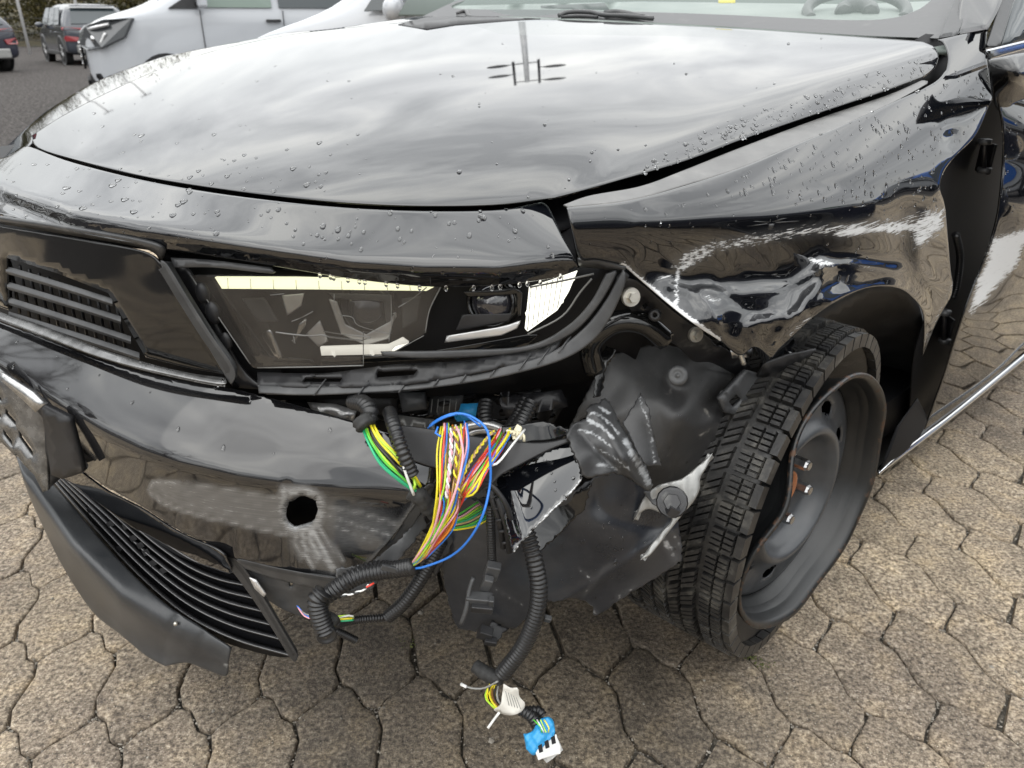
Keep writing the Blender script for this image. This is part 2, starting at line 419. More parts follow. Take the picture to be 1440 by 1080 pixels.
M['cloth_tape'] = mottled('cloth_tape', [(.3, (.012, .012, .012)), (.7, (.035, .035, .035))], 150, (.6, .8), bs=.5)
M['conduit'] = mat('corrugated_tube', (.014, .014, .015), .33)
M['blueplastic'] = mat('blue_plastic', (.03, .30, .62), .35)
M['whiteplastic'] = mat('white_plastic', (.6, .6, .58), .4)
M['label'] = mat('paper_label', (.62, .6, .55), .6)
M['tape'] = mat('masking_remains', (.72, .66, .48), .6)
M['white'] = mat('white_paint', (.40, .415, .44), .12, coat=.6)
M['darkgrey'] = mat('dark_grey_paint', (.045, .05, .062), .2, coat=.6)
M['navy'] = mat('navy_paint', (.02, .022, .035), .2, coat=.6)
M['red'] = mat('red_paint', (.42, .03, .025), .2, coat=.6)
M['blue'] = mat('blue_paint', (.03, .12, .42), .25, coat=.4)
M['taillight'] = mat('tail_lamp', (.22, .012, .018), .15, coat=.5)
M['lampglass'] = mat('lamp_cover', (.07, .075, .08), .08, ior=1.6)
M['glass'] = mat('dark_glass', (.03, .04, .045), .03, ior=1.6)
M['glassgreen'] = mat('pale_glass', (.16, .21, .18), .03, ior=1.5); M['screen'] = mat('windscreen_glass', (.10, .15, .13), .01, ior=1.5, alpha=.30)
M['rubber'] = mottled('rubber_plain', [(.3, (.012, .012, .012)), (.7, (.025, .025, .025))], 30, (.6, .8))
def wire_mat(n, c): 
    M[n] = mat('wire_'+n, c, .3)
for n_, c_ in dict(w_yellow=(.72, .62, .03), w_red=(.62, .05, .03), w_green=(.10, .50, .05), w_lime=(.42, .68, .05), w_teal=(.03, .42, .20), w_blue=(.03, .18, .62), w_white=(.72, .72, .70), w_pink=(.72, .36, .42),
                   w_orange=(.75, .26, .03), w_brown=(.18, .08, .03), w_black=(.02, .02, .02), w_purple=(.22, .14, .5), w_grey=(.25, .25, .24), w_tan=(.5, .33, .16)).items(): wire_mat(n_, c_)
M['flange'] = mottled('dusty_flange', [(.3, (.05, .049, .048)), (.6, (.10, .098, .095)), (.8, (.17, .165, .16))], 30, (.3, .5))
M['dash'] = mottled('dashboard_top', [(.3, (.15, .18, .165)), (.7, (.24, .27, .25))], 8, (.5, .7)); M['cabin'] = mat('cabin', (.10, .12, .11), .8)
M['bank'] = mottled('grassy_bank', [(.3, (.016, .017, .007)), (.5, (.045, .038, .018)), (.7, (.09, .07, .036))], 1.3, (.8, .95))
# tyre rubber with sipes
m = M['tyre'] = mat('tyre_rubber', (.02, .02, .02), .42); b_ = m.node_tree.nodes['Principled BSDF']
n_ = noise(m, 22, 6, rough=.7); r_ = ramp(m, n_.outputs['Fac'], [(.35, (.009, .009, .010)), (.52, (.022, .021, .020)), (.68, (.085, .08, .07))]); L(m, r_.outputs[0], b_.inputs['Base Color'])
rr_ = N(m, 'ShaderNodeMapRange'); rr_.inputs['To Min'].default_value = .28; rr_.inputs['To Max'].default_value = .62; L(m, n_.outputs['Fac'], rr_.inputs[0]); L(m, rr_.outputs[0], b_.inputs['Roughness'])
bump(m, noise(m, 260, 4).outputs['Fac'], .5, .0008)
# rusty rim
def rusty(name, base, rough, edge):
    m = mat(name, base, rough); b_ = m.node_tree.nodes['Principled BSDF']
    a = N(m, 'ShaderNodeAttribute'); a.attribute_name = 'rust'; n_ = noise(m, 70, 6, rough=.7); n2 = noise(m, 9, 4)
    f = math_(m, 'MULTIPLY', math_(m, 'SUBTRACT', math_(m, 'ADD', n_.outputs['Fac'], math_(m, 'MULTIPLY', a.outputs['Fac'], .30)), .82), 7, True)
    mixc = N(m, 'ShaderNodeMix'); mixc.data_type = 'RGBA'; d_ = ramp(m, n2.outputs['Fac'], [(.35, base), (.7, tuple(x*2.2+.003 for x in base))])
    L(m, d_.outputs[0], mixc.inputs['A']); mixc.inputs['B'].default_value = (*edge, 1); L(m, f, mixc.inputs['Factor']); L(m, mixc.outputs['Result'], b_.inputs['Base Color'])
    rr = N(m, 'ShaderNodeMix'); rr.inputs['A'].default_value = rough; rr.inputs['B'].default_value = .75; L(m, f, rr.inputs['Factor']); L(m, rr.outputs['Result'], b_.inputs['Roughness'])
    bump(m, n_.outputs['Fac'], .15, .0006); return m
M['rim'] = rusty('steel_rim', (.006, .0065, .007), .33, (.085, .045, .025))
M['disc'] = rusty('wheel_disc', (.028, .030, .033), .30, (.20, .08, .03))
M['rust'] = rusty('rusty_hub', (.18, .07, .03), .7, (.30, .12, .04))
# paving, joints, gravel
def stone(name, tint):
    m = mat(name, (.3, .26, .2), .8); b_ = m.node_tree.nodes['Principled BSDF']; nt_ = m.node_tree
    t = N(m, 'ShaderNodeTexCoord'); g = N(m, 'ShaderNodeNewGeometry'); oi = N(m, 'ShaderNodeObjectInfo')
    def nz(s_, d_, r_): 
        n = N(m, 'ShaderNodeTexNoise'); n.inputs['Scale'].default_value = s_; n.inputs['Detail'].default_value = d_; n.inputs['Roughness'].default_value = r_; L(m, g.outputs['Position'], n.inputs['Vector']); return n.outputs['Fac']
    n1 = nz(125, 5, .78); n2 = nz(14, 5, .6); n3 = nz(1.6, 4, .55); n5 = nz(420, 3, .7)
    c1 = ramp(m, n1, [(.34, (.045, .036, .028)), (.45, (.165, .135, .102)), (.55, (.33, .277, .210)), (.69, (.60, .54, .44))])
    v = N(m, 'ShaderNodeTexVoronoi'); v.inputs['Scale'].default_value = 190; L(m, g.outputs['Position'], v.inputs['Vector'])
    sp_ = ramp(m, v.outputs['Distance'], [(.12, (1, 1, 1)), (.22, (0, 0, 0))])
    sel = math_(m, 'MULTIPLY', sp_.outputs[0], math_(m, 'GREATER_THAN', N(m, 'ShaderNodeSeparateColor').outputs[0], 2))
    sc_ = N(m, 'ShaderNodeSeparateColor'); L(m, v.outputs['Color'], sc_.inputs[0])
    sel = math_(m, 'MULTIPLY', sp_.outputs[0], math_(m, 'GREATER_THAN', sc_.outputs[0], .68))
    mix1 = N(m, 'ShaderNodeMix'); mix1.data_type = 'RGBA'; L(m, sel, mix1.inputs['Factor']); L(m, c1.outputs[0], mix1.inputs['A']); mix1.inputs['B'].default_value = (.62, .58, .50, 1)
    c2 = ramp(m, n2, [(.28, (.62, .61, .60)), (.5, (1, .98, .96)), (.74, (1.32, 1.24, 1.06))])
    mul = N(m, 'ShaderNodeMix'); mul.data_type = 'RGBA'; mul.blend_type = 'MULTIPLY'; mul.inputs['Factor'].default_value = 1; L(m, mix1.outputs['Result'], mul.inputs['A']); L(m, c2.outputs[0], mul.inputs['B'])
    c3 = ramp(m, n3, [(.35, (.72, .70, .70)), (.65, (1.22, 1.18, 1.08))])
    mul2 = N(m, 'ShaderNodeMix'); mul2.data_type = 'RGBA'; mul2.blend_type = 'MULTIPLY'; mul2.inputs['Factor'].default_value = 1; L(m, mul.outputs['Result'], mul2.inputs['A']); L(m, c3.outputs[0], mul2.inputs['B'])
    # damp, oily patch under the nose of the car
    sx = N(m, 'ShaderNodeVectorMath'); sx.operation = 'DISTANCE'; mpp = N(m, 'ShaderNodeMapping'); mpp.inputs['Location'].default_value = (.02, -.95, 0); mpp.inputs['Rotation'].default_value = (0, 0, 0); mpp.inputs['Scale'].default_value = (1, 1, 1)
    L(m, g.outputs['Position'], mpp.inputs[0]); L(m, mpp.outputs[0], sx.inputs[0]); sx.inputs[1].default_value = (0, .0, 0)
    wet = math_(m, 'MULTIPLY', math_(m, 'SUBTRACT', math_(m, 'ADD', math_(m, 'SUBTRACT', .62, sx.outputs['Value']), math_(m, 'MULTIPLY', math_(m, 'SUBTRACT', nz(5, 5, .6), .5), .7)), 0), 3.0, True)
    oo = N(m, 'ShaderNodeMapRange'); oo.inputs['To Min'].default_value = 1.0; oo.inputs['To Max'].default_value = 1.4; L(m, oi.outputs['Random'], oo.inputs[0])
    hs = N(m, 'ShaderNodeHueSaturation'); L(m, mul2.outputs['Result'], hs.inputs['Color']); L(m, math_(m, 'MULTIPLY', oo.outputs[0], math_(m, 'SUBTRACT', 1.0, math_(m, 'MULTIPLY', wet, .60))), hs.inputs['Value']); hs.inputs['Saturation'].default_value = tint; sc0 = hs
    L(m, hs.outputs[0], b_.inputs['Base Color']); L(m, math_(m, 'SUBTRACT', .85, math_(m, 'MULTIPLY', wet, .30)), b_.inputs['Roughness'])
    h = math_(m, 'ADD', math_(m, 'MULTIPLY', n1, .7), math_(m, 'ADD', math_(m, 'MULTIPLY', n2, .6), math_(m, 'MULTIPLY', n5, .3)))
    bump(m, h, 1.0, .005); return m
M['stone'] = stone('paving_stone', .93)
M['joint'] = mottled('joint_dirt', [(.3, (.02, .018, .015)), (.5, (.055, .048, .038)), (.72, (.13, .115, .09))], 120, (.7, .95), bs=1, bd=.006, bscale=150)
M['gravel'] = mottled('gravel_ground', [(.36, (.020, .018, .017)), (.5, (.055, .050, .048)), (.64, (.135, .125, .118))], 26, (.8, .95), bs=1, bd=.03, bscale=30, spec=.08)
M['pebble'] = mottled('pebble', [(.3, (.08, .07, .06)), (.5, (.2, .18, .15)), (.7, (.4, .37, .32))], 60, (.6, .9))
M['bark'] = mottled('bark', [(.3, (.035, .03, .024)), (.7, (.09, .08, .065))], 12, (.7, .9))
M['leaf'] = mottled('olive_leaves', [(.3, (.012, .014, .005)), (.5, (.040, .036, .012)), (.7, (.085, .065, .024))], 1.1, (.85, .95), spec=.1)
M['moss'] = mottled('moss', [(.3, (.05, .06, .015)), (.7, (.12, .13, .04))], 200, (.8, .9))
M['galv'] = mottled('galvanised', [(.3, (.35, .36, .37)), (.7, (.5, .5, .5))], 6, (.35, .5), metal=.4)
M['polewhite'] = mat('pole_white', (.5, .5, .5), .4)
# ------------------------------------------------------------------ ground
def plane(name, x0, x1, y0, y1, z, m, nx=1, ny=1, kind='structure'):
    X = np.linspace(x0, x1, nx+1); Y = np.linspace(y0, y1, ny+1)
    V = [(x, y, z) for y in Y for x in X]; F = [(j*(nx+1)+i, j*(nx+1)+i+1, (j+1)*(nx+1)+i+1, (j+1)*(nx+1)+i) for j in range(ny) for i in range(nx)]
    return mk(name, V, F, m, None, False, kind=kind)
plane('ground', -160, 160, -120, 260, -.07, M['gravel'])
PX0, PX1, PY0, PY1 = -3.6, 7.5, -4.5, 5.4
pav = plane('pavement', PX0-.1, PX1+.1, PY0-.1, PY1+.1, -.013, M['joint'])
# lattice of long hexagonal stones
LV = np.array([.035, -.15]); SV = np.array([.073, -.058]); T1 = LV+SV; T2 = np.array([.1355, .024]); JV = T2-SV; DD = np.array([-.886, 1.084])
hexa = [np.zeros(2), LV, LV+SV, LV+SV+JV, SV+JV, JV]; hc = np.mean(hexa, 0)
def stone_mesh(seed, far=False):
    r_ = random.Random(seed); ring = []
    for i in range(6):
        a = hexa[i]-hc; b = hexa[(i+1) % 6]-hc; n = 1 if far else 4
        for k in range(n):
            t = k/n; p = a*(1-t)+b*t
            if k: 
                d = b-a; nn = np.array([-d[1], d[0]])/np.linalg.norm(d); p = p+nn*(math.sin(t*math.pi*2)*.0075*(1 if i % 3 != 2 else .4)+r_.uniform(-.0012, .0012))
            else: p = p*.975
            ring.append(p)
    n = len(ring); V = []; 
    for sc, z in ((.0016, -.02), (.0016, -.0045), (.0030, -.0012), (.0055, 0.0), (.016, .0003)) if not far else ((.0022, -.02), (.0055, 0)):
        for p in ring:
            l = np.linalg.norm(p); q = p*(1-sc/l)
            V.append((q[0], q[1], z+(r_.uniform(-.0004, .0003) if z > -.01 else 0)))
    m_ = len(V)//n; F = [(j*n+i, j*n+(i+1) % n, (j+1)*n+(i+1) % n, (j+1)*n+i) for j in range(m_-1) for i in range(n)]
    F = [f[::-1] for f in F] if False else F
    if far: F.append(tuple((m_-1)*n+i for i in range(n)))
    else:
        c = len(V); V.append((0, 0, r_.uniform(.0002, .0008)))
        base = (m_-1)*n
        F += [(base+i, base+(i+1) % n, c) for i in range(n)]
    return V, F
variants = []
for k in range(8):
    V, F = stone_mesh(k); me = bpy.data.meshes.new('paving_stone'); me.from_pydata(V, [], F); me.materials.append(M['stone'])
    me.polygons.foreach_set('use_smooth', [True]*len(me.polygons)); me.update()
    me.normals_split_custom_set_from_vertices if False else None
    variants.append(me)
cells = []
for i in range(-60, 61):
    for j in range(-60, 61):
        c = DD+i*T1+j*T2+hc
        if PX0 < c[0] < PX1 and PY0 < c[1] < PY1:
            px, py, zc = project((c[0], c[1], 0))
            vis = zc > .2 and -60 < px < 1500 and -50 < py < 1140
            q = c-OO; u, v = q@EU, q@EV
            hid = (-.55 < u < 2.2 and .30 < v < 1.6) or (vis and py < 430) or (vis and px < 640 and py < 560)
            cells.append(((0 if vis and not hid else 1), zc if zc > 0 else 99, c))
cells.sort(key=lambda t: (t[0], t[1]))
far = MB()
for k, (h_, zc, c) in enumerate(cells):
    if k < 300:
        o = bpy.data.objects.new('paving_stone', variants[random.randrange(8)]); COL.objects.link(o); o.parent = pav
        o.location = (c[0], c[1], random.uniform(-.0018, .0018)); o.rotation_euler = (random.gauss(0, .006), random.gauss(0, .006), random.gauss(0, .012))
    else:
        V, F = stone_mesh(k, far=(h_ == 1)); far.add([(a+c[0], b+c[1], z+random.uniform(-.0015, .0015)) for a, b, z in V], F)
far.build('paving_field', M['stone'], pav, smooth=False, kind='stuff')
# grit in the joints and loose chippings
gb = MB(); ico = [(0, 0, 1), (.9, 0, .2), (.3, .85, .2), (-.7, .5, .2), (-.7, -.5, .2), (.3, -.85, .2), (0, 0, -.6)]
icf = [(0, 1, 2), (0, 2, 3), (0, 3, 4), (0, 4, 5), (0, 5, 1), (6, 2, 1), (6, 3, 2), (6, 4, 3), (6, 5, 4), (6, 1, 5)]
def pebble(p, r):
    a = random.uniform(0, 6.28); s = [r*random.uniform(.6, 1.2) for _ in range(3)]
    gb.add([(p[0]+(x*math.cos(a)-y*math.sin(a))*s[0], p[1]+(x*math.sin(a)+y*math.cos(a))*s[1], p[2]+z*s[2]*.7) for x, y, z in ico], icf)
for (h_, zc, c) in cells[:320]:
    for i in range(6):
        a = hexa[i]-hc+c; b = hexa[(i+1) % 6]-hc+c
        for _ in range(int(13*np.linalg.norm(b-a)/.1)):
            t = random.random(); p = a*(1-t)+b*t+np.array([random.gauss(0, .0022), random.gauss(0, .0022)]); pebble((p[0], p[1], -.006+random.uniform(-.002, .003)), random.uniform(.0012, .0034))
for _ in range(260):
    c = random.choice(cells[:300])[2]; pebble((c[0]+random.uniform(-.1, .1), c[1]+random.uniform(-.1, .1), .002), random.choice([.0015, .002, .003, .005]))
for px_, py_, r_ in ((592, 862, .007), (691, 1042, .007), (540, 995, .004), (612, 905, .004), (480, 1010, .004), (1250, 905, .004), (300, 1000, .005), (905, 990, .004)):
    P_ = un(px_, py_, 'z', .003); pebble(P_, r_)
gb.build('chippings', M['pebble'], None, smooth=False, kind='stuff').update_tag()
COL.objects['chippings']['label'] = 'grey grit and loose chippings in the paving joints'
ms = MB()
for (px, py) in ((1060, 925), (190, 930), (572, 905), (1075, 935)):
    for _ in range(16):
        p = un(px+random.gauss(0, 7), py+random.gauss(0, 3), 'z', 0); ms.ball((p[0], p[1], -.002), random.uniform(.0015, .003), 5, 3)
ms.build('moss', M['moss'], None, kind='stuff'); COL.objects['moss']['label'] = 'small tufts of green moss in the paving joints'

# ------------------------------------------------------------------ the damaged car
CAR = empty('damaged_car', tuple(W(.9, .9, 0)), 0, label='black car with its front left corner smashed open and wires hanging out', cat='car')
hoodF = [(45, 190), (52, 207), (100, 223), (200, 248), (300, 265), (400, 278), (500, 287), (600, 291), (700, 289), (780, 279)]
hoodS = [(780, 279), (850, 260), (960, 228), (1040, 198), (1150, 160), (1240, 130), (1298, 109)]
hoodC = [(1298, 109), (1314, 97), (1320, 80), (1314, 66), (1298, 58)]
hoodR = [(1298, 58), (1200, 51), (1100, 44), (1000, 38), (900, 33), (800, 28), (700, 25), (640, 22)]
hoodL = [(640, 22), (600, 25), (560, 32), (480, 40), (400, 50), (310, 69), (240, 91), (170, 121), (100, 156), (60, 180), (45, 190)]
hood_ctrl = [(52, 207, 'z', .858), (100, 223, 'z', .872), (200, 248, 'z', .884), (300, 265, 'z', .889), (400, 278, 'z', .891), (500, 287, 'z', .892), (600, 291, 'z', .892), (700, 289, 'z', .893), (780, 279, 'z', .893),
             (850, 260, 'v', .12), (960, 228, 'v', .105), (1150, 160, 'v', .10), (1300, 109, 'v', .10), (1325, 75, 'v', .12),
             (850, 222, 'v', .16), (960, 175, 'v', .165), (1080, 128, 'v', .17), (1200, 92, 'v', .17),
             (1200, 51, 'u', .47), (1000, 38, 'u', .43), (800, 28, 'u', .42), (640, 22, 'u', .45),
             ('p', -.55, .9, .957), ('p', -.25, .9, 1.008), ('p', .1, .9, 1.044), ('p', -.45, .55, .952), ('p', -.15, .55, 1.0), ('p', .2, .55, 1.034), ('p', -.2, .3, .975), ('p', .15, .3, 1.012),
             ('p', -.5, 1.3, .94), ('p', -.2, 1.35, .99)]
HD = Poly(hood_ctrl, 3, [([(0, 900), (600, 700), (700, 420), (760, 300), (850, 222), (960, 178), (1080, 132), (1200, 95), (1310, 62), (1440, 40)], 9)]); print('hood residual', HD.res)
hood = sheet('hood', CAR, [hoodF, hoodS, hoodC, hoodR, hoodL], HD, M['paint'], step=10, thick=.004, roll=5, rolld=.005, reg='hood',
             disp=lambda x, y: crease(x, y, [(1040, 92), (960, 118), (860, 150), (760, 178)], 20, .0016)-crease(x, y, [(600, 60), (450, 95), (300, 140), (200, 190)], 26, .0016))
def hd_(px, py, o=0): return (px, py, 'd', float(HD([px], [py])[0])+o)
print([round(hd_(*p)[3], 2) for p in ((45, 190), (310, 70), (560, 33), (640, 22), (1000, 38), (1298, 58), (780, 279), (200, 248), (1150, 160))])
# far side of the body beyond the hood
sheet('right_fender', CAR, [[(-60, 260), (0, 213), (30, 186), (60, 160), (110, 128), (150, 108), (210, 86), (250, 75), (330, 60), (400, 47), (470, 40), (560, 27), (610, 20)], [(610, 20), (600, 27), (560, 36), (480, 44), (400, 54), (310, 73), (240, 95), (170, 125), (100, 160), (60, 186), (46, 196), (40, 206), (0, 228), (-60, 290)]],
      [hd_(45, 190, .015), hd_(100, 157, .015), hd_(170, 122, .015), hd_(310, 70, .015), hd_(480, 40, .02), hd_(600, 25, .02), hd_(30, 178, .07), hd_(60, 160, .06), hd_(150, 108, .07), hd_(250, 75, .07), hd_(400, 47, .07), hd_(0, 213, .12), hd_(0, 235, .0), hd_(-60, 280, .0)], M['paint_clean'], step=9, roll=4, rolld=.006, label=None)
# panel between hood and headlights
fpT = [(-60, 205), (0, 222), (34, 206), (44, 207), (100, 228), (200, 253), (300, 271), (400, 284), (500, 293), (600, 297), (700, 295), (762, 284)]
fpR = [(762, 284), (772, 292), (790, 330), (805, 358), (815, 379)]
fpB = [(815, 379), (790, 388), (760, 394), (690, 402), (600, 403), (500, 393), (400, 377), (300, 360), (200, 345), (100, 325), (0, 300), (-60, 285)]
br = [(0, 266), (100, 303), (200, 325), (300, 343), (400, 361), (500, 378), (600, 386), (700, 386), (790, 371)]
fctrl = [(x, y-6, 'c', -.012) for x, y in br[1:]]+[(0, 262, 'z', .85)]+[(x, y+6, 'c', -.010) for x, y in br[1:]]
fctrl += [(100, 326, 'c', .01), (200, 346, 'c', .01), (400, 378, 'c', .01), (600, 404, 'c', .012), (760, 394, 'c', .012), (815, 380, 'c', .012)]
fctrl += [(100, 228, 'z', .872), (200, 252, 'z', .883), (300, 271, 'z', .887), (400, 284, 'z', .889), (500, 293, 'z', .890), (600, 297, 'z', .890), (700, 295, 'z', .889), (762, 284, 'z', .889), (30, 210, 'z', .862), (0, 300, 'c', .005)]
FPD = Poly(fctrl, 3, [(br, 5)]); print('front residual', FPD.res)
sheet('front_panel', CAR, [fpT, fpR, fpB], FPD, M['paint'], step=8, thick=.004, roll=3, rolld=.003, reg='front')
sheet('lock_carrier', CAR, [(-60, 215), (40, 200), (200, 240), (400, 272), (600, 284), (775, 274), (800, 300), (812, 372), (600, 396), (400, 372), (225, 352), (100, 336), (-60, 312)], [hd_(40, 200, .07), hd_(200, 240, .06), hd_(400, 272, .06), hd_(600, 284, .06), hd_(775, 274, .06), (812, 372, 'c', .09), (600, 396, 'c', .09), (400, 372, 'c', .08), (225, 352, 'c', .06), (60, 330, 'c', .05)], M['black'], step=30, thick=.002)
# bright rail and gutter between hood and fender
sheet('fender_flange', CAR, [[(792, 288), (830, 275), (900, 262), (960, 240), (1040, 208), (1150, 167), (1250, 133), (1300, 111)], [(1300, 113), (1303, 118), (1250, 147), (1180, 180), (1110, 208), (1040, 237), (960, 262), (880, 284), (800, 293)]],
      [(800, 290, 'v', .075), (900, 258, 'v', .088), (1040, 212, 'v', .088), (1250, 137, 'v', .09), (900, 282, 'v', .05), (1040, 238, 'v', .05), (1250, 149, 'v', .06), (1305, 113, 'v', .08)], M['flange'], step=7, thick=.002, roll=2.5, rolld=.004)
sheet('gutter', CAR, [[(740, 285), (850, 258), (960, 226), (1150, 158), (1298, 105)], [(1298, 105), (1285, 75), (1292, 50), (1325, 52), (1345, 90), (1316, 125), (1150, 195), (1000, 262), (860, 300), (770, 330)]],
      [(740, 285, 'v', .20), (960, 226, 'v', .16), (1298, 105, 'v', .15), (1325, 60, 'v', .17), (1150, 200, 'v', .14), (860, 300, 'v', .17), (770, 330, 'c', .09)], M['black'], step=25, thick=.003)
# fender
fT = [(797, 292), (880, 283), (960, 262), (1040, 236), (1110, 207), (1180, 178), (1255, 144), (1312, 117), (1331, 98)]
fU = [(1331, 98), (1333, 80), (1327, 62), (1318, 56)]
fA = [(1318, 56), (1345, 50), (1388, 40)]
fRr = [(1388, 40), (1387, 70), (1390, 100), (1397, 132), (1390, 150), (1372, 190), (1345, 218), (1328, 240), (1322, 262), (1328, 285), (1331, 310), (1334, 345), (1337, 380), (1340, 398)]
fRb = [(1340, 398), (1338, 415), (1330, 430), (1318, 452), (1306, 480), (1298, 500)]
fArch = [(1298, 500), (1300, 470), (1298, 440), (1285, 420), (1262, 405), (1220, 405), (1180, 422), (1145, 445), (1118, 470), (1095, 492), (1085, 505)]
fLow = [(1085, 505), (1062, 488), (1040, 500), (1010, 478), (985, 462), (950, 436), (905, 398), (876, 373)]
fFr = [(876, 373), (840, 366), (816, 364), (806, 330), (797, 292)]
fen_ctrl = [(800, 294, 'v', .072), (900, 281, 'v', .045), (1040, 238, 'v', .045), (1180, 179, 'v', .055), (1312, 118, 'v', .075), (1331, 98, 'v', .09), (1325, 58, 'v', .12), (1388, 42, 'v', .10),
            (1397, 132, 'v', .045), (1372, 190, 'v', .035), (1322, 262, 'v', -.005), (1331, 310, 'v', .02), (1337, 380, 'v', .01), (1300, 470, 'v', .05), (1298, 500, 'v', .06),
            (1340, 140, 'v', .055), (1260, 185, 'v', .035), (1280, 240, 'v', .008),
            (1180, 240, 'v', .010), (1080, 270, 'v', .012), (980, 300, 'v', .020), (880, 330, 'v', .035), (815, 364, 'v', .055),
            (1250, 290, 'v', -.01), (1150, 310, 'v', .005), (1050, 340, 'v', .012), (950, 365, 'v', .03), (876, 373, 'v', .05),
            (1250, 345, 'v', .008), (1150, 350, 'v', .02), (1050, 385, 'v', .038), (960, 405, 'v', .05),
            (1262, 405, 'v', -.012), (1180, 420, 'v', .0), (1120, 465, 'v', .005), (1085, 505, 'v', .02), (1040, 500, 'v', .05), (985, 462, 'v', .055), (905, 398, 'v', .055)]
def fen_disp(x, y):
    yl = np.interp(x, [870, 940, 1000, 1060, 1110, 1155, 1200, 1330], [366, 392, 394, 394, 388, 364, 366, 374]); q_ = np.logaddexp(0, (y-yl)/5)*5
    o = np.minimum(q_*.00140, .085)*np.clip((x-880)/50, 0, 1)*np.clip((1310-x)/50, 0, 1)
    o += crease(x, y, [(1155, 372), (1150, 400), (1120, 440), (1085, 480)], 6, .012)
    o += crease(x, y, [(1155, 376), (1100, 405), (1040, 412), (985, 408)], 7, .009)
    o += crease(x, y, [(1155, 376), (1205, 372), (1262, 380)], 7, .010)
    o += crease(x, y, [(1172, 400), (1200, 402), (1240, 392)], 8, -.006)
    o += crease(x, y, [(940, 400), (985, 420), (1015, 470)], 6, .008)+crease(x, y, [(1010, 398), (1040, 430), (1075, 440)], 6, -.007)+bmp(x, y, 1120, 400, 22, 14, -.010) + bmp(x, y, 1050, 450, 40, 16, -.012, -.3) + bmp(x, y, 1000, 430, 26, 18, .007, .5)
    o += bmp(x, y, 1180, 388, 10, 16, -.007) + bmp(x, y, 1075, 455, 14, 26, .006, .6) + bmp(x, y, 1090, 490, 18, 14, -.008)
    o += crease(x, y, [(1062, 488), (1052, 460), (1085, 448), (1130, 440)], 5, .009)
    o += crease(x, y, [(1322, 262), (1300, 320), (1292, 370), (1310, 400)], 13, .010)+bmp(x, y, 1270, 330, 20, 45, -.012)
    o += bmp(x, y, 1338, 195, 13, 16, -.009)+crease(x, y, [(1397, 135), (1370, 165), (1325, 182)], 10, .006)
    o += crease(x, y, [(1230, 285), (1120, 300), (1000, 305), (900, 312)], 16, .004)
    o += crease(x, y, [(900, 290), (960, 300), (1050, 285), (1150, 262), (1240, 268)], 20, -.004)
    o += .0013*np.sin(x*.045+y*.03)*np.clip((y-300)/60, 0, 1)+.0010*np.sin(x*.10-y*.12)*np.clip((y-360)/40, 0, 1)
    return o
fen_scuff = [('l', [(950, 372), (985, 352), (1040, 340), (1110, 328), (1180, 320), (1250, 312), (1325, 298)], 12, .72),
             ('l', [(985, 352), (960, 365), (952, 392), (952, 425)], 5, 1.0), ('l', [(925, 392), (950, 386)], 4, 1.0), ('l', [(1000, 352), (960, 375)], 9, .95), ('l', [(1040, 345), (1180, 318), (1270, 330)], 5, .8),
             ('p', [(1280, 318), (1300, 300), (1328, 290), (1330, 320), (1300, 345), (1285, 350)], 18, 1.1), ('l', [(1180, 328), (1230, 322), (1290, 318)], 9, 1.1), ('l', [(1140, 366), (1170, 372)], 5, 1.2), ('l', [(1110, 470), (1140, 446)], 4, .8),
             ('l', [(876, 373), (905, 398), (950, 434), (985, 460), (1010, 478)], 5, 1.6), ('l', [(995, 418), (1005, 425), (1012, 420)], 6, .8),
             ('l', [(1200, 372), (1235, 380), (1262, 384)], 4, .5), ('l', [(1155, 375), (1150, 385)], 4, .7), ('l', [(1340, 398), (1320, 440), (1300, 480)], 4, .6)]
FED = Poly(fen_ctrl, 3, [([(700, 330), (800, 318), (1000, 308), (1200, 296), (1330, 270), (1440, 240)], 14)]); print('fender residual', FED.res)
sheet('fender', CAR, [fT, fU, fA, fRr, fRb, fArch, fLow, fFr], FED, M['paint'], step=5.5, thick=.0018, roll=4, rolld=.003, disp=fen_disp, scuff=fen_scuff, lam=1.5e-3, reg='fender', label='crumpled black front fender with white scrape marks')
sheet('folded_tab', CAR, [(1062, 490), (1078, 450), (1110, 462), (1122, 490), (1100, 510), (1075, 512)], [(1062, 490, 'v', .035), (1078, 450, 'v', .0), (1122, 490, 'v', .02), (1075, 512, 'v', .03)], M['paint_clean'], step=9, thick=.002)
# bracket under the fender edge
sheet('fender_bracket', CAR, [[(868, 398), (885, 392), (903, 400), (950, 440), (1010, 484), (1045, 505), (1072, 532)], [(1072, 532), (1060, 540), (1035, 528), (1000, 510), (975, 508), (950, 485), (930, 475), (890, 440), (868, 398)]],
      [(880, 398, 'v', .06), (1070, 530, 'v', .07), (950, 440, 'v', .065), (930, 475, 'v', .085), (890, 440, 'v', .085)], M['metalblk'], step=7, thick=.003, roll=3, rolld=.002,
      holes=[[(902, 430), (908, 426), (913, 431), (908, 437)], [(1000, 480), (1012, 478), (1018, 485), (1008, 488)]])
def bolt(px, py, v, r, parent=CAR):
    c = un(px, py, 'v', v); ax = C0-c; ax = ax/np.linalg.norm(ax)*.5+np.append(-EV, 0)*.5; ax /= np.linalg.norm(ax)
    b = MB(); b.rev(c, ax, [(0, .001), (r*.95, .001), (r, -.001), (r, -.004)], 20); b.rev(c, ax, [(0, .007), (r*.5, .007), (r*.58, .005), (r*.58, 0)], 6)
    return b.build('bolt', M['bolt'], parent, smooth=False)
bolt(888, 418, .052, .011); bolt(979, 471, .056, .010)
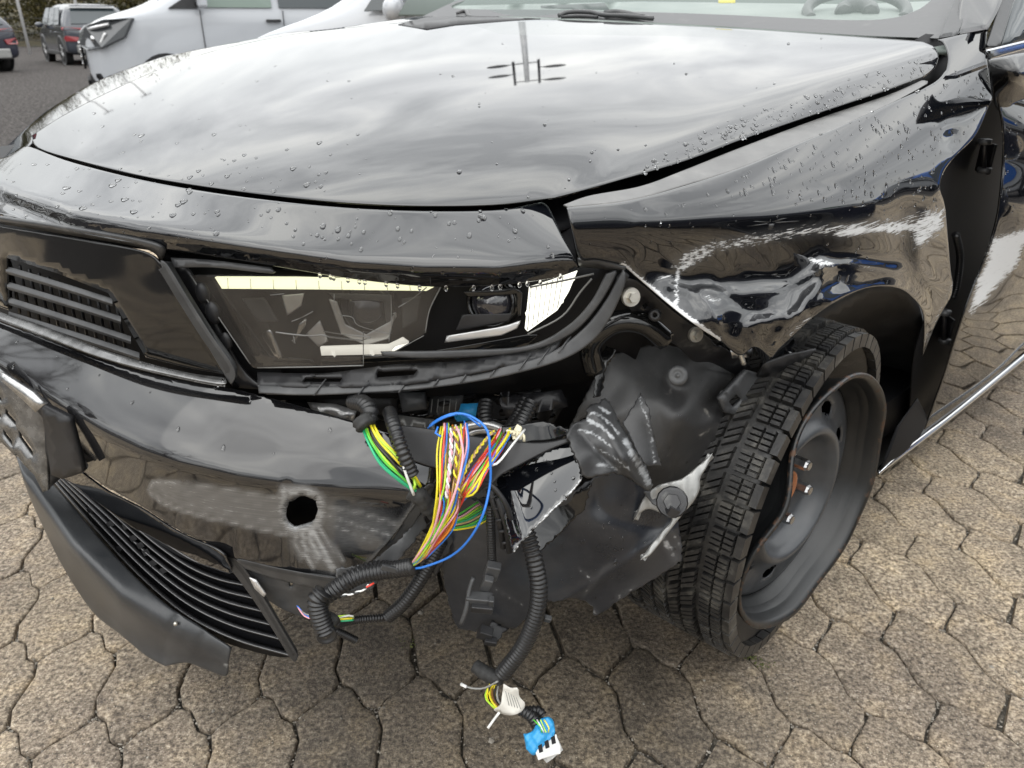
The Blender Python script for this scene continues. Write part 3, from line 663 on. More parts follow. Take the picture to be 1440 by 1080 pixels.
c_ = un(921, 443, 'v', .06); ax_ = (C0-c_)/np.linalg.norm(C0-c_); b_ = MB(); b_.rev(c_, ax_, [(.002, .001), (.003, .004), (.007, .003), (.008, 0)], 16); b_.build('plastic_rivet', M['plastic_dark'], CAR)
tube('clip_pin', CAR, [(1040, 494, 'v', .045), (1046, 512, 'v', .04)], .0035, M['bolt'])
sheet('spring_clip', CAR, [(1028, 492), (1058, 490), (1060, 502), (1030, 504)], [(1028, 492, 'v', .045), (1058, 490, 'v', .045), (1045, 504, 'v', .045)], M['nut'], step=8, thick=.002)
# shiny tube frame behind the bracket
tube('frame_tube', CAR, [(836, 520, 'c', .14), (830, 490, 'c', .13), (842, 468, 'c', .12), (870, 452, 'c', .115), (905, 455, 'c', .115), (935, 478, 'c', .12)], .014, M['gloss'])
tube('frame_tube', CAR, [(826, 500, 'c', .13), (840, 462, 'c', .12), (880, 446, 'c', .12), (930, 470, 'c', .12)], .006, M['metalblk'])
# wheel arch liner
sheet('wheel_arch_liner', CAR, [[(800, 602), (822, 560), (840, 525), (862, 500), (900, 488), (940, 486), (975, 497), (1030, 512)], [(1030, 512), (1060, 530), (1086, 534), (1086, 550), (1060, 580), (1040, 600), (1010, 632), (985, 655), (960, 680)], [(960, 680), (930, 688), (915, 690), (905, 660), (885, 620), (862, 585), (840, 578), (800, 602)]],
      [(850, 520, 'v', .15), (940, 490, 'v', .13), (1030, 514, 'v', .09), (1084, 540, 'v', .06), (1040, 600, 'v', .06), (960, 678, 'v', .07), (905, 660, 'v', .085), (860, 585, 'v', .12), (950, 590, 'v', .06), (810, 600, 'v', .16)], M['liner'], step=5, thick=.003, jag=.7, roll=3, rolld=.003, lam=1e-3,
      disp=lambda x, y: crease(x, y, [(860, 590), (920, 560), (980, 600), (1040, 560)], 16, .006)+crease(x, y, [(900, 500), (930, 600), (950, 670)], 12, -.005)+crease(x, y, [(975, 500), (1010, 540), (1000, 600)], 10, .005)+bmp(x, y, 940, 545, 17, 26, -.020, -.3)+bmp(x, y, 955, 530, 13, 12, .020)+bmp(x, y, 1035, 560, 30, 26, -.006)+.0022*np.sin(x*.05-y*.07)+.0012*np.sin(x*.13+y*.09),
      scuff=[('l', [(985, 612), (1008, 600)], 6, .75), ('l', [(990, 575), (1000, 588)], 4, .7), ('l', [(970, 640), (1005, 612), (1030, 590)], 5, .4), ('l', [(930, 565), (945, 545)], 3, .6), ('p', [(850, 520), (1030, 520), (960, 670), (905, 650)], 40, .32)], reg='liner')
c_ = un(953, 528, 'v', .045); ax_ = (C0-c_)/np.linalg.norm(C0-c_); b_ = MB(); b_.rev(c_, ax_, [(0, .002), (.002, .002), (.003, -.001), (.006, .0), (.011, .002), (.013, -.003)], 20); b_.build('liner_clip', M['plastic_mid'], CAR)
sheet('liner_socket', CAR, [(1012, 560), (1050, 520), (1078, 528), (1082, 548), (1038, 585), (1020, 580)], [(1012, 560, 'v', .05), (1050, 520, 'v', .05), (1082, 548, 'v', .045), (1038, 585, 'v', .045)], M['plastic_mid'], step=7, thick=.006, holes=[[(1025, 565), (1036, 554), (1044, 562), (1032, 574)]])
sheet('liner_flap', CAR, [(1075, 512), (1108, 500), (1148, 492), (1105, 530), (1065, 530)], [(1075, 512, 'v', .03), (1148, 492, 'v', .0), (1065, 530, 'v', .045)], M['plastic_dark'], step=9, thick=.003)
# torn scuffed strut, flaps, fragment
sheet('torn_bumper_end', CAR, [[(795, 612), (806, 596), (822, 590), (826, 574), (842, 566), (852, 560), (862, 574), (872, 595)], [(872, 595), (890, 625), (905, 650), (918, 678), (912, 690), (895, 680), (880, 672), (862, 666), (835, 672), (820, 668), (795, 612)]],
      [(800, 615, 'd', .90), (850, 575, 'd', .95), (915, 685, 'd', .97), (835, 668, 'd', .90), (880, 640, 'd', .92)], M['plastic'], step=4, jag=1.0, thick=.004, roll=3, rolld=.006,
      disp=lambda x, y: .0025*np.sin(x*.10+y*.09)+crease(x, y, [(835, 580), (858, 610), (890, 672)], 8, .012)+crease(x, y, [(812, 605), (835, 630), (870, 664)], 6, -.008), scuff=[('p', [(815, 598), (850, 575), (868, 610), (880, 640), (850, 620), (830, 612)], 22, .5), ('l', [(826, 590), (845, 600), (862, 616)], 3, 1.5), ('l', [(832, 580), (852, 590), (870, 610)], 3, 1.3), ('l', [(815, 604), (838, 612), (858, 628)], 3, 1.3), ('l', [(842, 572), (858, 582)], 3, 1.4), ('l', [(835, 630), (860, 642), (885, 660)], 3, .9), ('l', [(880, 620), (900, 655), (912, 680)], 9, 1.2), ('l', [(835, 650), (870, 660)], 6, .8)])
sheet('lower_flap', CAR, [[(760, 740), (775, 715), (800, 695), (835, 672), (870, 664), (915, 688), (945, 694)], [(945, 694), (955, 740), (960, 788)], [(960, 788), (930, 808), (885, 835), (838, 866), (832, 852), (806, 842), (770, 846), (752, 820), (748, 780), (760, 740)]],
      [(760, 740, 'd', 1.03), (840, 680, 'd', 1.0), (945, 700, 'd', 1.04), (960, 788, 'd', 1.08), (838, 864, 'd', 1.12), (765, 840, 'd', 1.1), (860, 760, 'd', 1.03)], M['flap'], step=5, jag=.8, thick=.003, roll=2, rolld=.002,
      disp=lambda x, y: crease(x, y, [(780, 850), (830, 820), (880, 790), (945, 745)], 10, .012)+bmp(x, y, 850, 740, 60, 40, .008)+crease(x, y, [(835, 672), (850, 720), (930, 745)], 12, -.006)+crease(x, y, [(760, 760), (800, 740), (835, 672)], 10, .006)+.0012*np.sin(x*.07+y*.05),
      scuff=[('l', [(925, 745), (950, 785)], 8, .85), ('l', [(940, 742), (958, 770)], 6, .7), ('l', [(815, 800), (838, 820)], 3, .6), ('l', [(826, 850), (838, 862)], 5, .9), ('l', [(870, 840), (892, 825)], 5, .7), ('l', [(820, 838), (850, 800), (860, 795)], 4, .6)], reg='flap')
sheet('lower_flap_piece', CAR, [[(628, 690), (660, 700), (705, 720), (745, 745), (757, 790), (752, 840), (742, 866), (722, 884), (690, 886)], [(690, 886), (660, 886), (640, 878), (625, 820), (618, 760), (628, 690)]],
      [(628, 690, 'd', 1.04), (745, 745, 'd', 1.04), (742, 866, 'd', 1.14), (640, 878, 'd', 1.16), (690, 800, 'd', 1.07)], M['flap'], step=6, jag=.9, thick=.003, roll=2, rolld=.002, disp=lambda x, y: crease(x, y, [(640, 760), (655, 850)], 8, .006),
      scuff=[('l', [(660, 735), (700, 745)], 4, .6), ('l', [(690, 825), (735, 850)], 3, .6), ('l', [(630, 745), (700, 775)], 5, .35)])
sheet('inner_flap', CAR, [(600, 740), (650, 700), (700, 700), (720, 760), (640, 850), (622, 800)], [(600, 740, 'd', 1.18), (700, 700, 'd', 1.2), (640, 850, 'd', 1.3)], M['plastic_dark'], step=20, thick=.003)
sheet('broken_arm', CAR, [[(890, 733), (905, 700), (922, 684), (940, 678), (960, 672), (985, 652), (1003, 636)], [(1003, 636), (995, 655), (985, 672), (984, 688), (975, 706), (958, 726), (935, 755), (915, 780), (900, 788)], [(900, 788), (912, 770), (930, 748), (945, 730), (935, 725), (925, 720), (912, 716), (900, 722), (890, 733)]],
      [(890, 733, 'v', .05), (940, 690, 'v', .02), (1003, 636, 'v', .0), (960, 720, 'v', .0), (900, 788, 'v', .02)], M['greymetal'], step=5, thick=.006, roll=2.5, rolld=.003, disp=lambda x, y: bmp(x, y, 935, 700, 10, 10, -.006)+.001*np.sin(x*.4), label='broken grey metal arm poking out in front of the tyre')
c_ = un(945, 706, 'v', -.015); ax_ = (C0-c_)/np.linalg.norm(C0-c_); b_ = MB(); b_.rev(c_, ax_, [(0, .012), (.010, .012), (.011, 0), (.016, 0), (.017, -.010)], 6)
b_.rev(c_-ax_*.01, ax_, [(.0, .01), (.018, .008), (.02, -.004)], 14); b_.box(c_+ax_*.014+np.array([.002, 0, -.012]), (.013, .012, .011), np.array([[.9, 0, .43], [0, 1, 0], [-.43, 0, .9]])); b_.build('ball_joint', M['metalblk'], CAR, smooth=False)

def onplane(P, p0, n, adj=()):
    c = un(p0[0], p0[1], 'd', p0[2]); n = np.array(n); o = []
    for x, y in P:
        r_ = ray(x, y); t = ((c-C0)@n)/(r_@n); t += sum(a[2] for a in adj if (a[0], a[1]) == (x, y)); o.append((x, y, 'd', t))
    return o
# broken light-reflecting corner of the bumper
sheet('broken_bumper_corner', CAR, [[(690, 668), (715, 662), (740, 648), (772, 630), (798, 620)], [(798, 620), (816, 630), (820, 655), (814, 680), (795, 702), (768, 728), (745, 750), (722, 778)], [(722, 778), (716, 760), (710, 735), (702, 705), (690, 668)]],
      Poly(onplane([(690, 668), (798, 620), (820, 655), (722, 778), (768, 728), (712, 740), (760, 690)], (750, 690, .915), (-.30, -.52, .80)), 1), M['paint'], step=4, jag=.7, thick=.004, roll=3, rolld=.003,
      disp=lambda x, y: crease(x, y, [(712, 668), (722, 710), (738, 765)], 4, .003)+.0006*np.sin(x*.06+y*.05), scuff=[('l', [(745, 640), (775, 650)], 2, .8), ('l', [(816, 632), (820, 660), (812, 682), (768, 726), (724, 776)], 3, .95), ('l', [(735, 665), (742, 667)], 2, .9)], reg='corner')
sheet('bumper_upper_edge', CAR, [[(545, 596), (600, 602), (680, 615), (760, 622), (812, 612), (800, 622)], [(800, 622), (770, 634), (735, 652), (705, 668), (680, 690), (650, 668), (600, 655), (560, 640)]],
      [(545, 596, 'd', .93), (680, 615, 'd', .92), (800, 615, 'd', .91), (680, 685, 'd', .90), (560, 640, 'd', .93)], M['plastic_dark'], step=8, thick=.003, roll=2, rolld=.003)
def shard(poly, d, m, **k):
    segs = [[a, b] for a, b in zip(poly, poly[1:]+poly[:1])]
    return sheet('broken_piece', CAR, segs, [(x, y, 'd', d[i] if not np.isscalar(d) else d+.012*math.sin(i*2.1)) for i, (x, y) in enumerate(poly)], m, step=5, thick=.003, jag=.9, roll=2, rolld=.002, lam=2e-3, **k)
shard([(706, 600), (760, 592), (806, 604), (790, 622), (745, 636), (708, 626)], .925, M['gloss'])
shard([(876, 596), (900, 552), (912, 572), (918, 610), (930, 655), (908, 656)], .93, M['plastic'], scuff=[('l', [(900, 560), (915, 610), (920, 650)], 4, 1.0)])
shard([(748, 742), (782, 706), (832, 680), (822, 716), (790, 748), (757, 778)], 1.0, M['gloss'])
shard([(618, 640), (660, 648), (702, 668), (694, 700), (655, 700), (622, 678)], .93, M['plastic'], scuff=[('l', [(630, 655), (690, 680)], 5, .7)])
shard([(592, 772), (626, 704), (652, 720), (640, 760), (612, 812)], 1.06, M['plastic_dark'])
shard([(905, 690), (938, 694), (950, 720), (930, 716), (912, 704)], 1.0, M['plastic_mid'])
shard([(838, 512), (852, 486), (868, 492), (852, 520), (846, 556), (834, 560)], .99, M['gloss'])
shard([(470, 800), (520, 792), (560, 760), (596, 716), (600, 740), (560, 790), (520, 830), (480, 836)], .99, M['plastic_mid'], scuff=[('l', [(500, 815), (560, 770)], 5, .6)])
shard([(690, 872), (716, 884), (700, 902), (684, 892)], 1.13, M['plastic_dark'])
bb = MB()
for (a, b) in (((688, 690), (708, 770)), ((700, 700), (716, 776))):
    bb.tube(np.array([un(a[0], a[1], 'd', .90), un((a[0]+b[0])/2+4, (a[1]+b[1])/2, 'd', .93), un(b[0], b[1], 'd', .955)]), .004, 6)
for k in range(5): bb.tube(np.array([un(688+k*4.5, 700+k*16, 'd', .905+.01*k), un(702+k*3.5, 698+k*16, 'd', .905+.01*k)]), .0022, 6)
bb.tube(cr([un(672, 690, 'd', .90), un(684, 680, 'd', .89), un(700, 692, 'd', .89), un(716, 720, 'd', .90), un(728, 770, 'd', .94)], 6), .003, 6)
bb.build('clip_rail', M['plastic_dark'], CAR)
# ---- upper grille
gT = [(-60, 306), (0, 318), (100, 334), (200, 352), (229, 371)]
gctrl = [(0, 318, 'c', -.005), (100, 334, 'c', .0), (229, 371, 'c', .0), (318, 527, 'c', .005), (150, 487, 'c', .005), (0, 432, 'c', .0), (-55, 306, 'c', -.01), (-55, 405, 'c', -.01), (100, 410, 'c', -.004), (230, 450, 'c', .0), (170, 360, 'c', 0)]
GR = sheet('upper_grille', CAR, [gT, [(229, 371), (250, 410), (288, 475), (318, 527)], [(318, 527), (250, 514), (150, 486), (60, 452), (0, 432), (-60, 405)]],
      gctrl, M['gloss'], step=9, thick=.006, roll=4, rolld=.003, lam=1e-3, holes=[[(8, 362), (80, 384), (152, 412), (205, 503), (150, 490), (60, 455), (12, 438)]])
gd = TPS(gctrl, 1e-3)
for k, (a, b) in enumerate((((8, 378), (158, 424)), ((10, 400), (170, 449)), ((12, 422), (184, 477)), ((12, 442), (196, 500)))):
    n = 8; mb = MB(); top = []; 
    for i in range(n+1):
        t = i/n; x = a[0]+(b[0]-a[0])*t; y = a[1]+(b[1]-a[1])*t-5*math.sin(math.pi*t)*0+3*t*t-3*t
        d = float(gd([x], [y])[0])
        top += [pts3([x], [y-4.5], [d+.004])[0], pts3([x], [y+3.5], [d-.001])[0], pts3([x], [y+7.0], [d+.014])[0], pts3([x], [y-2], [d+.03])[0]]
    F = [(i*4+j, i*4+(j+1) % 4, (i+1)*4+(j+1) % 4, (i+1)*4+j) for i in range(n) for j in range(4)]
    mk('slat', top, F, M['plastic_mid'], GR, False, bevel=.0008)
mb = MB()
for k in range(12):
    t = k/11; x = 14+t*150; y0 = 368+t*60; y1 = 440+t*60
    d0 = float(gd([x], [y0])[0])+.016; d1 = float(gd([x], [y1])[0])+.016
    mb.tube(np.array([pts3([x], [y0], [d0+.02])[0], pts3([x+14], [y1], [d1+.02])[0]]), .0022, 4)
mb.build('grille_fin', M['plastic_dark'], GR)
sheet('grille_backing', CAR, [(-60, 318), (100, 345), (232, 372), (335, 545), (250, 545), (100, 500), (-60, 440)], [(0, 340, 'c', .06), (225, 380, 'c', .05), (330, 545, 'c', .05), (0, 440, 'c', .06)], M['black'], step=30)
sheet('side_frame', GR, [[(226, 366), (236, 372), (262, 414), (296, 468), (330, 518), (326, 540), (318, 531)], [(318, 531), (288, 480), (250, 414), (228, 376), (226, 366)]], [(230, 368, 'c', -.004), (270, 430, 'c', -.004), (325, 528, 'c', -.0), (255, 425, 'c', -.004)], M['plastic_mid'], step=5, thick=.012, roll=2, rolld=.002)
sheet('side_clip', GR, [(262, 452), (275, 468), (300, 480), (328, 525), (318, 524), (300, 505), (268, 462)], [(262, 452, 'c', .02), (328, 525, 'c', .02), (300, 480, 'c', .02)], M['plastic_mid'], step=6, thick=.01)
sheet('trim_bar', GR, [[(-60, 410), (0, 438), (60, 458), (150, 493), (250, 521), (318, 531)], [(318, 531), (313, 541), (250, 530), (150, 506), (60, 472), (0, 449), (-60, 425)]], [(0, 438, 'c', -.008), (150, 493, 'c', -.008), (318, 531, 'c', .0), (0, 449, 'c', -.018), (150, 506, 'c', -.016), (313, 541, 'c', -.01)], M['trim'], step=5, thick=.008, roll=3, rolld=.003)
sheet('seal_strip', CAR, [[(-60, 300), (0, 307), (100, 322), (200, 340), (230, 352), (228, 366)], [(228, 366), (200, 349), (100, 331), (0, 315), (-60, 308)]], [(0, 310, 'c', -.004), (100, 326, 'c', .002), (228, 358, 'c', .004), (200, 345, 'c', 0)], M['plastic_mid'], step=6, thick=.004)
sheet('seal_strip', CAR, [[(240, 362), (300, 366), (380, 376)], [(380, 376), (380, 384), (300, 376), (244, 376)]], [(240, 366, 'c', .01), (380, 380, 'c', .01), (300, 376, 'c', .01)], M['plastic_mid'], step=6, thick=.004)
# dark inner structure so that nothing shows through
sheet('inner_carrier', CAR, [[(215, 350), (400, 372), (600, 395), (800, 378), (872, 372)], [(872, 372), (900, 400), (905, 470), (880, 520), (800, 540), (640, 556), (420, 562), (330, 560), (300, 500), (215, 350)]],
      [(240, 370, 'c', .06), (300, 560, 'c', .05), (600, 400, 'c', .2), (600, 620, 'c', .20), (870, 380, 'c', .22), (860, 560, 'c', .26)], M['black'], step=30)
sheet('inner_carrier_side', CAR, [[(228, 372), (262, 378), (300, 450), (340, 520), (372, 548)], [(372, 548), (335, 545), (320, 535), (290, 480), (228, 372)]], [(228, 372, 'c', .03), (372, 548, 'c', .045), (300, 450, 'c', .035), (262, 378, 'c', .03)], M['metalblk'], step=8, thick=.004)
for (px, py, r_) in ((300, 440, .01), (318, 480, .008), (285, 412, .009)):
    b = MB(); b.ball(un(px, py, 'c', .03), (r_, r_*.6, r_*1.5), 10, 6); b.build('carrier_rib', M['plastic_dark'], CAR)

# ---- headlight
HL_c = [(270, 386, 'c', .03), (350, 522, 'c', .03), (600, 405, 'c', .03), (605, 510, 'c', .03), (760, 395, 'c', .03), (745, 495, 'c', .03), (870, 378, 'c', .04), (840, 440, 'c', .04), (430, 385, 'c', .03), (450, 520, 'c', .03)]
def off(cc, o): return [(x, y, k, v+o) for x, y, k, v in cc]
HL = sheet('headlight', CAR, [[(266, 380), (400, 380), (600, 395), (760, 384), (868, 370)], [(868, 370), (858, 405), (840, 440), (800, 478), (740, 505), (660, 520), (500, 530), (362, 528)], [(362, 528), (330, 480), (266, 380)]], off(HL_c, .075), M['black'], step=14, thick=.004, label='broken headlight with its yellow running light still lit')
def onhl(px, py, o): return un(px, py, 'c', .03+o)
def hp(name, poly, o, m, thick=.004, roll=2, step=6, tilt=None, **k):
    c = [(x, y, 'c', .03+(o if not tilt else o+tilt*i/len(poly))) for i, (x, y) in enumerate(poly)]
    segs = [[a, b] for a, b in zip(poly, poly[1:]+poly[:1])]
    return sheet(name, HL, segs, c, m, step=step, thick=thick, roll=roll, rolld=.002, **k)
hp('running_light', [(302, 390), (420, 391), (520, 394), (617, 400), (600, 409), (450, 407), (312, 406)], .006, M['led'], roll=0)
hp('signal_block', [(744, 404), (776, 394), (812, 381), (800, 410), (784, 436), (742, 466), (738, 462)], .022, M['led_white'], roll=0, thick=.002)
hp('chrome_strip', [(450, 488), (545, 485), (566, 476), (575, 482), (548, 498), (452, 500)], .006, M['strip_glow'], roll=0)
for k in range(7): lt0 = [(747+k*7.5, 404-k*2.6), (742+k*7.0, 464-k*5.2)]; P_ = np.array([un(x, y, 'c', .03+.018) for x, y in lt0]); b = MB(); b.tube(P_, .0006, 4); b.build('light_guide', M['silver'], HL)
for k in range(9): P_ = np.array([un(320+k*32, 391+k*.9, 'c', .034), un(321+k*32, 406+k*.4, 'c', .034)]); b = MB(); b.tube(P_, .0004, 4); b.build('light_guide', M['silver'], HL)
hp('chrome_strip', [(628, 472), (700, 460), (716, 456), (733, 450), (727, 462), (705, 472), (625, 482)], .018, M['silver'])
hp('reflector_step', [(640, 466), (715, 452), (722, 440), (650, 442)], .03, M['plastic_dark'])
def projector(px, py, o, rx, ry, name='projector'):
    c = onhl(px, py, o); ax = np.append(-EU*.8-EV*.45, .15); ax /= np.linalg.norm(ax); b = MB()
    b.rev(c, ax, [(0, .012), (rx*.5, .009), (rx*.85, .002), (rx*.92, -.004)], 28); o1 = b.build('projector_lens', M['proj'], HL)
    b = MB(); b.rev(c, ax, [(rx*.93, -.002), (rx*1.0, .003), (rx*1.12, .002), (rx*1.2, -.02)], 28); b.build('projector_ring', M['gloss'], HL)
projector(690, 425, .045, .027, .02); projector(512, 432, .04, .03, .02)
hp('projector_hood', [(650, 410), (728, 404), (735, 412), (733, 447), (728, 446), (726, 414), (658, 418)], .028, M['gloss'])
hp('projector_hood', [(462, 412), (550, 414), (552, 470), (545, 470), (540, 424), (470, 420)], .024, M['plastic_mid'])
hp('reflector_plate', [(396, 415), (428, 412), (424, 430), (404, 444)], .03, M['silver'], label=None)
hp('reflector_bowl', [(462, 420), (480, 470), (515, 486), (548, 476), (556, 440), (548, 452), (515, 470), (486, 456), (474, 424)], .02, M['silver'])
hp('reflector_plate', [(340, 420), (372, 418), (392, 452), (362, 452)], .04, M['plastic_mid'])
hp('reflector_plate', [(430, 470), (450, 450), (462, 480), (448, 488)], .03, M['silver'])
hp('reflector_plate', [(565, 420), (592, 416), (586, 452), (566, 462)], .03, M['plastic_mid'])
hp('reflector_plate', [(366, 470), (380, 462), (398, 505), (388, 505)], .02, M['reflector'])
hp('reflector_plate', [(420, 455), (432, 447), (430, 458), (412, 484)], .026, M['reflector'])
hp('bezel', [(285, 395), (300, 392), (312, 408), (380, 500), (440, 505), (445, 515), (365, 516)], .028, M['gloss'], step=9)
hp('bezel', [(450, 502), (560, 500), (640, 488), (740, 470), (760, 470), (740, 488), (640, 505), (450, 514)], .026, M['gloss'], step=9)
# smoked cover, its right part broken away
lens = [[(268, 387), (340, 386), (480, 390), (620, 403)], [(620, 403), (612, 418), (604, 436), (600, 455), (596, 472), (575, 482), (555, 488), (545, 500), (511, 500), (511, 514)], [(511, 514), (440, 517), (362, 518), (352, 512)], [(352, 512), (310, 450), (268, 387)]]
sheet('headlight_cover', HL, lens, HL_c, M['smoke'], step=8, thick=0, lam=1e-3, roll=3, rolld=.002)
def lt(pts, r=.0006, o=-.001, m='crack', par=None, name='crack'):
    P = cr([onhl(x, y, o) for x, y in pts], 5); b = MB(); b.tube(P, r, 5); b.build(name, M[m], par or HL)
lt([(268, 387), (310, 450), (352, 512)], .0008); lt([(455, 466), (480, 470), (520, 474), (510, 478)], .0007); lt([(388, 467), (410, 470), (436, 472), (455, 471), (466, 474), (510, 479)], .0011); lt([(511, 466), (511, 514)], .0006)
lt([(549, 462), (547, 480)], .0006); lt([(470, 413), (472, 440), (495, 446), (505, 458), (548, 470)], .0005); lt([(550, 415), (551, 462)], .0005); lt([(620, 403), (604, 436), (598, 468)], .0008); lt([(560, 432), (580, 420), (600, 404)], .0007)
lt([(410, 452), (425, 446), (440, 438)], .0006); lt([(380, 415), (400, 413)], .0005); lt([(511, 500), (545, 498), (596, 472)], .0005);
lt([(415, 483), (412, 470)], .0006); lt([(362, 517), (440, 516), (511, 514)], .0009)
lt([(745, 404), (790, 395), (835, 385)], .0012, .004); lt([(742, 470), (790, 445), (815, 412), (832, 392)], .0012, .01)
# lower frame of the headlight: ribbed grey rail sweeping up to the right
fr_t = [(362, 540), (440, 543), (560, 540), (640, 528), (720, 512), (775, 495), (820, 462), (850, 425), (868, 392), (876, 378)]
fr_b = [(880, 384), (878, 402), (862, 440), (838, 475), (800, 502), (740, 522), (650, 540), (560, 550), (440, 556), (364, 553)]
fc = [(362, 540, 'c', .012), (560, 540, 'c', .012), (720, 512, 'c', .01), (820, 462, 'c', .012), (876, 380, 'c', .012), (364, 553, 'c', .0), (560, 551, 'c', .0), (740, 523, 'c', .0), (838, 475, 'c', .005)]
LF = sheet('headlight_rail', CAR, [fr_t, [(876, 378), (880, 384)], fr_b], fc, M['plastic_mid'], step=6, thick=.01, roll=3, rolld=.003)
rl = TPS(fc)
for k in range(9):
    t = k/8; i = 1.1+t*4.3; a = cr(fr_t, 10)[int(i*10)]; b2 = a+np.array([-9, 13]); d = float(rl([a[0]], [a[1]])[0])
    b = MB(); b.tube(np.array([pts3([a[0]+8], [a[1]-10], [d+.004])[0], pts3([a[0]], [a[1]], [d-.001])[0], pts3([b2[0]], [b2[1]], [d-.006])[0]]), .0011, 5); b.build('rail_rib', M['plastic_mid'], LF)
sheet('rail_shelf', LF, [[(362, 523), (450, 525), (511, 518), (560, 512), (660, 506), (760, 487)], [(760, 487), (790, 470), (775, 496), (720, 513), (640, 529), (560, 541), (440, 544), (362, 541)]],
      [(362, 523, 'c', .035), (560, 514, 'c', .035), (760, 487, 'c', .035), (362, 541, 'c', .012), (560, 541, 'c', .012), (740, 508, 'c', .012)], M['plastic_dark'], step=7, thick=.004, disp=lambda x, y: .005*(np.sin(x*.075+y*.05) > .2),
      holes=[[(428, 530), (482, 530), (478, 537), (424, 537)], [(532, 522), (588, 519), (582, 527), (530, 531)]])
sheet('rail_lip', LF, [[(535, 494), (640, 492), (740, 486), (795, 460), (830, 425), (852, 384)], [(852, 384), (868, 382), (845, 425), (810, 465), (765, 488), (700, 500), (600, 504), (538, 501)]],
      [(535, 497, 'c', .02), (740, 490, 'c', .02), (860, 383, 'c', .02), (600, 504, 'c', .012), (825, 450, 'c', .015)], M['greymetal'] if False else M['plastic_mid'], step=5, thick=.004, roll=3, rolld=.004)
sheet('bonnet_seal', CAR, [[(812, 366), (845, 368), (880, 378)], [(880, 378), (873, 384), (845, 378), (815, 376)]], [(812, 370, 'c', .02), (880, 380, 'c', .02), (845, 370, 'c', .01)], M['plastic_mid'], step=6, thick=.003)

# ---- bumper
bT = [(-60, 418), (0, 452), (60, 474), (150, 508), (250, 534), (330, 547), (420, 570), (480, 588), (560, 612), (640, 640)]
bR = [(640, 640), (625, 665), (600, 690), (580, 715), (560, 745), (530, 780), (505, 808), (488, 818)]
bB = [(488, 818), (440, 812), (400, 804), (350, 790), (318, 782), (300, 768), (250, 745), (200, 712), (150, 685), (105, 655), (60, 628), (0, 590), (-60, 550)]
cre = [(-30, 497), (30, 535), (80, 568), (150, 610), (200, 634), (250, 652), (330, 672), (420, 686), (500, 692), (580, 695)]
bctrl = [(x, y-3, 'c', -.04) for x, y in cre]+[(x, y+8, 'c', -.04) for x, y in cre]
bctrl += [(0, 452, 'c', .0), (100, 490, 'c', .012), (200, 522, 'c', .02), (330, 547, 'c', .03), (480, 588, 'c', .038), (640, 640, 'c', .04),
          (318, 782, 'c', -.012), (250, 745, 'c', -.015), (150, 685, 'c', -.02), (60, 628, 'c', -.03), (400, 804, 'c', .0), (488, 818, 'c', .01), (560, 745, 'c', .0), (600, 690, 'c', -.02), (450, 760, 'c', -.02), (300, 720, 'c', -.032), (-30, 570, 'c', -.035), (150, 655, 'c', -.04)]
hole = [(403, 716), (406, 706), (414, 703), (420, 699), (428, 697), (436, 700), (444, 704), (447, 716), (443, 730), (436, 737), (424, 741), (412, 743), (406, 736), (402, 726)]
def bdisp(x, y):
    o = crease(x, y, [(395, 632), (460, 645), (530, 668), (575, 690)], 22, .001)+bmp(x, y, 480, 672, 70, 14, -.0008, .12)
    o += bmp(x, y, 430, 720, 40, 30, -.003)+crease(x, y, [(404, 680), (405, 740), (408, 800)], 3, -.004)+bmp(x, y, 520, 745, 40, 40, -.004)
    return o+.0008*np.sin(x*.03+y*.02)
bscuff = [('p', [(212, 682), (225, 676), (260, 678), (330, 688), (400, 700), (403, 752), (350, 742), (280, 725), (228, 705)], 12, .62), ('l', [(300, 730), (240, 712), (216, 696), (212, 684), (222, 677), (250, 680)], 4, .95), ('l', [(260, 680), (330, 690), (402, 702)], 3, .85), ('l', [(240, 690), (330, 704), (400, 716)], 2.5, .8), ('l', [(250, 706), (330, 722), (400, 738)], 3, .85), ('l', [(300, 728), (360, 743), (402, 752)], 3, .95),
          ('l', [(400, 690), (398, 720), (410, 745), (440, 742), (450, 722), (448, 702), (430, 692), (408, 692)], 9, 1.3), ('p', [(410, 748), (452, 745), (470, 772), (478, 800), (462, 802), (440, 790), (415, 770)], 26, .75), ('l', [(425, 745), (430, 775), (440, 796)], 5, 1.4), ('l', [(440, 742), (452, 770), (468, 800)], 6, 1.5), ('l', [(448, 738), (465, 765), (482, 790)], 4, 1.2), ('l', [(418, 746), (416, 765), (424, 785)], 4, 1.1), ('l', [(436, 744), (438, 764), (448, 785)], 6, 1.5),
          ('p', [(450, 700), (520, 715), (560, 735), (540, 770), (480, 770), (455, 745)], 26, .55), ('l', [(455, 712), (510, 722), (560, 738)], 4, .9), ('l', [(460, 724), (500, 738), (545, 752)], 4, 1.0), ('l', [(470, 740), (520, 760)], 4, .8), ('l', [(590, 700), (560, 740), (520, 790), (495, 812)], 5, .6)]
sheet('bumper', CAR, [bT, bR, bB], Poly(bctrl, 2, [(cre, 4)]), M['paint_scrape'], step=6, thick=.004, roll=2.5, rolld=.002, jag=.35, holes=[hole], disp=bdisp, scuff=bscuff, reg='bumper', label='cracked black front bumper with white scrapes and a punched hole')
sheet('hole_backing', CAR, [(390, 690), (465, 690), (465, 755), (390, 755)], [(390, 690, 'c', .06), (465, 690, 'c', .06), (430, 755, 'c', .06)], M['black'], step=30)
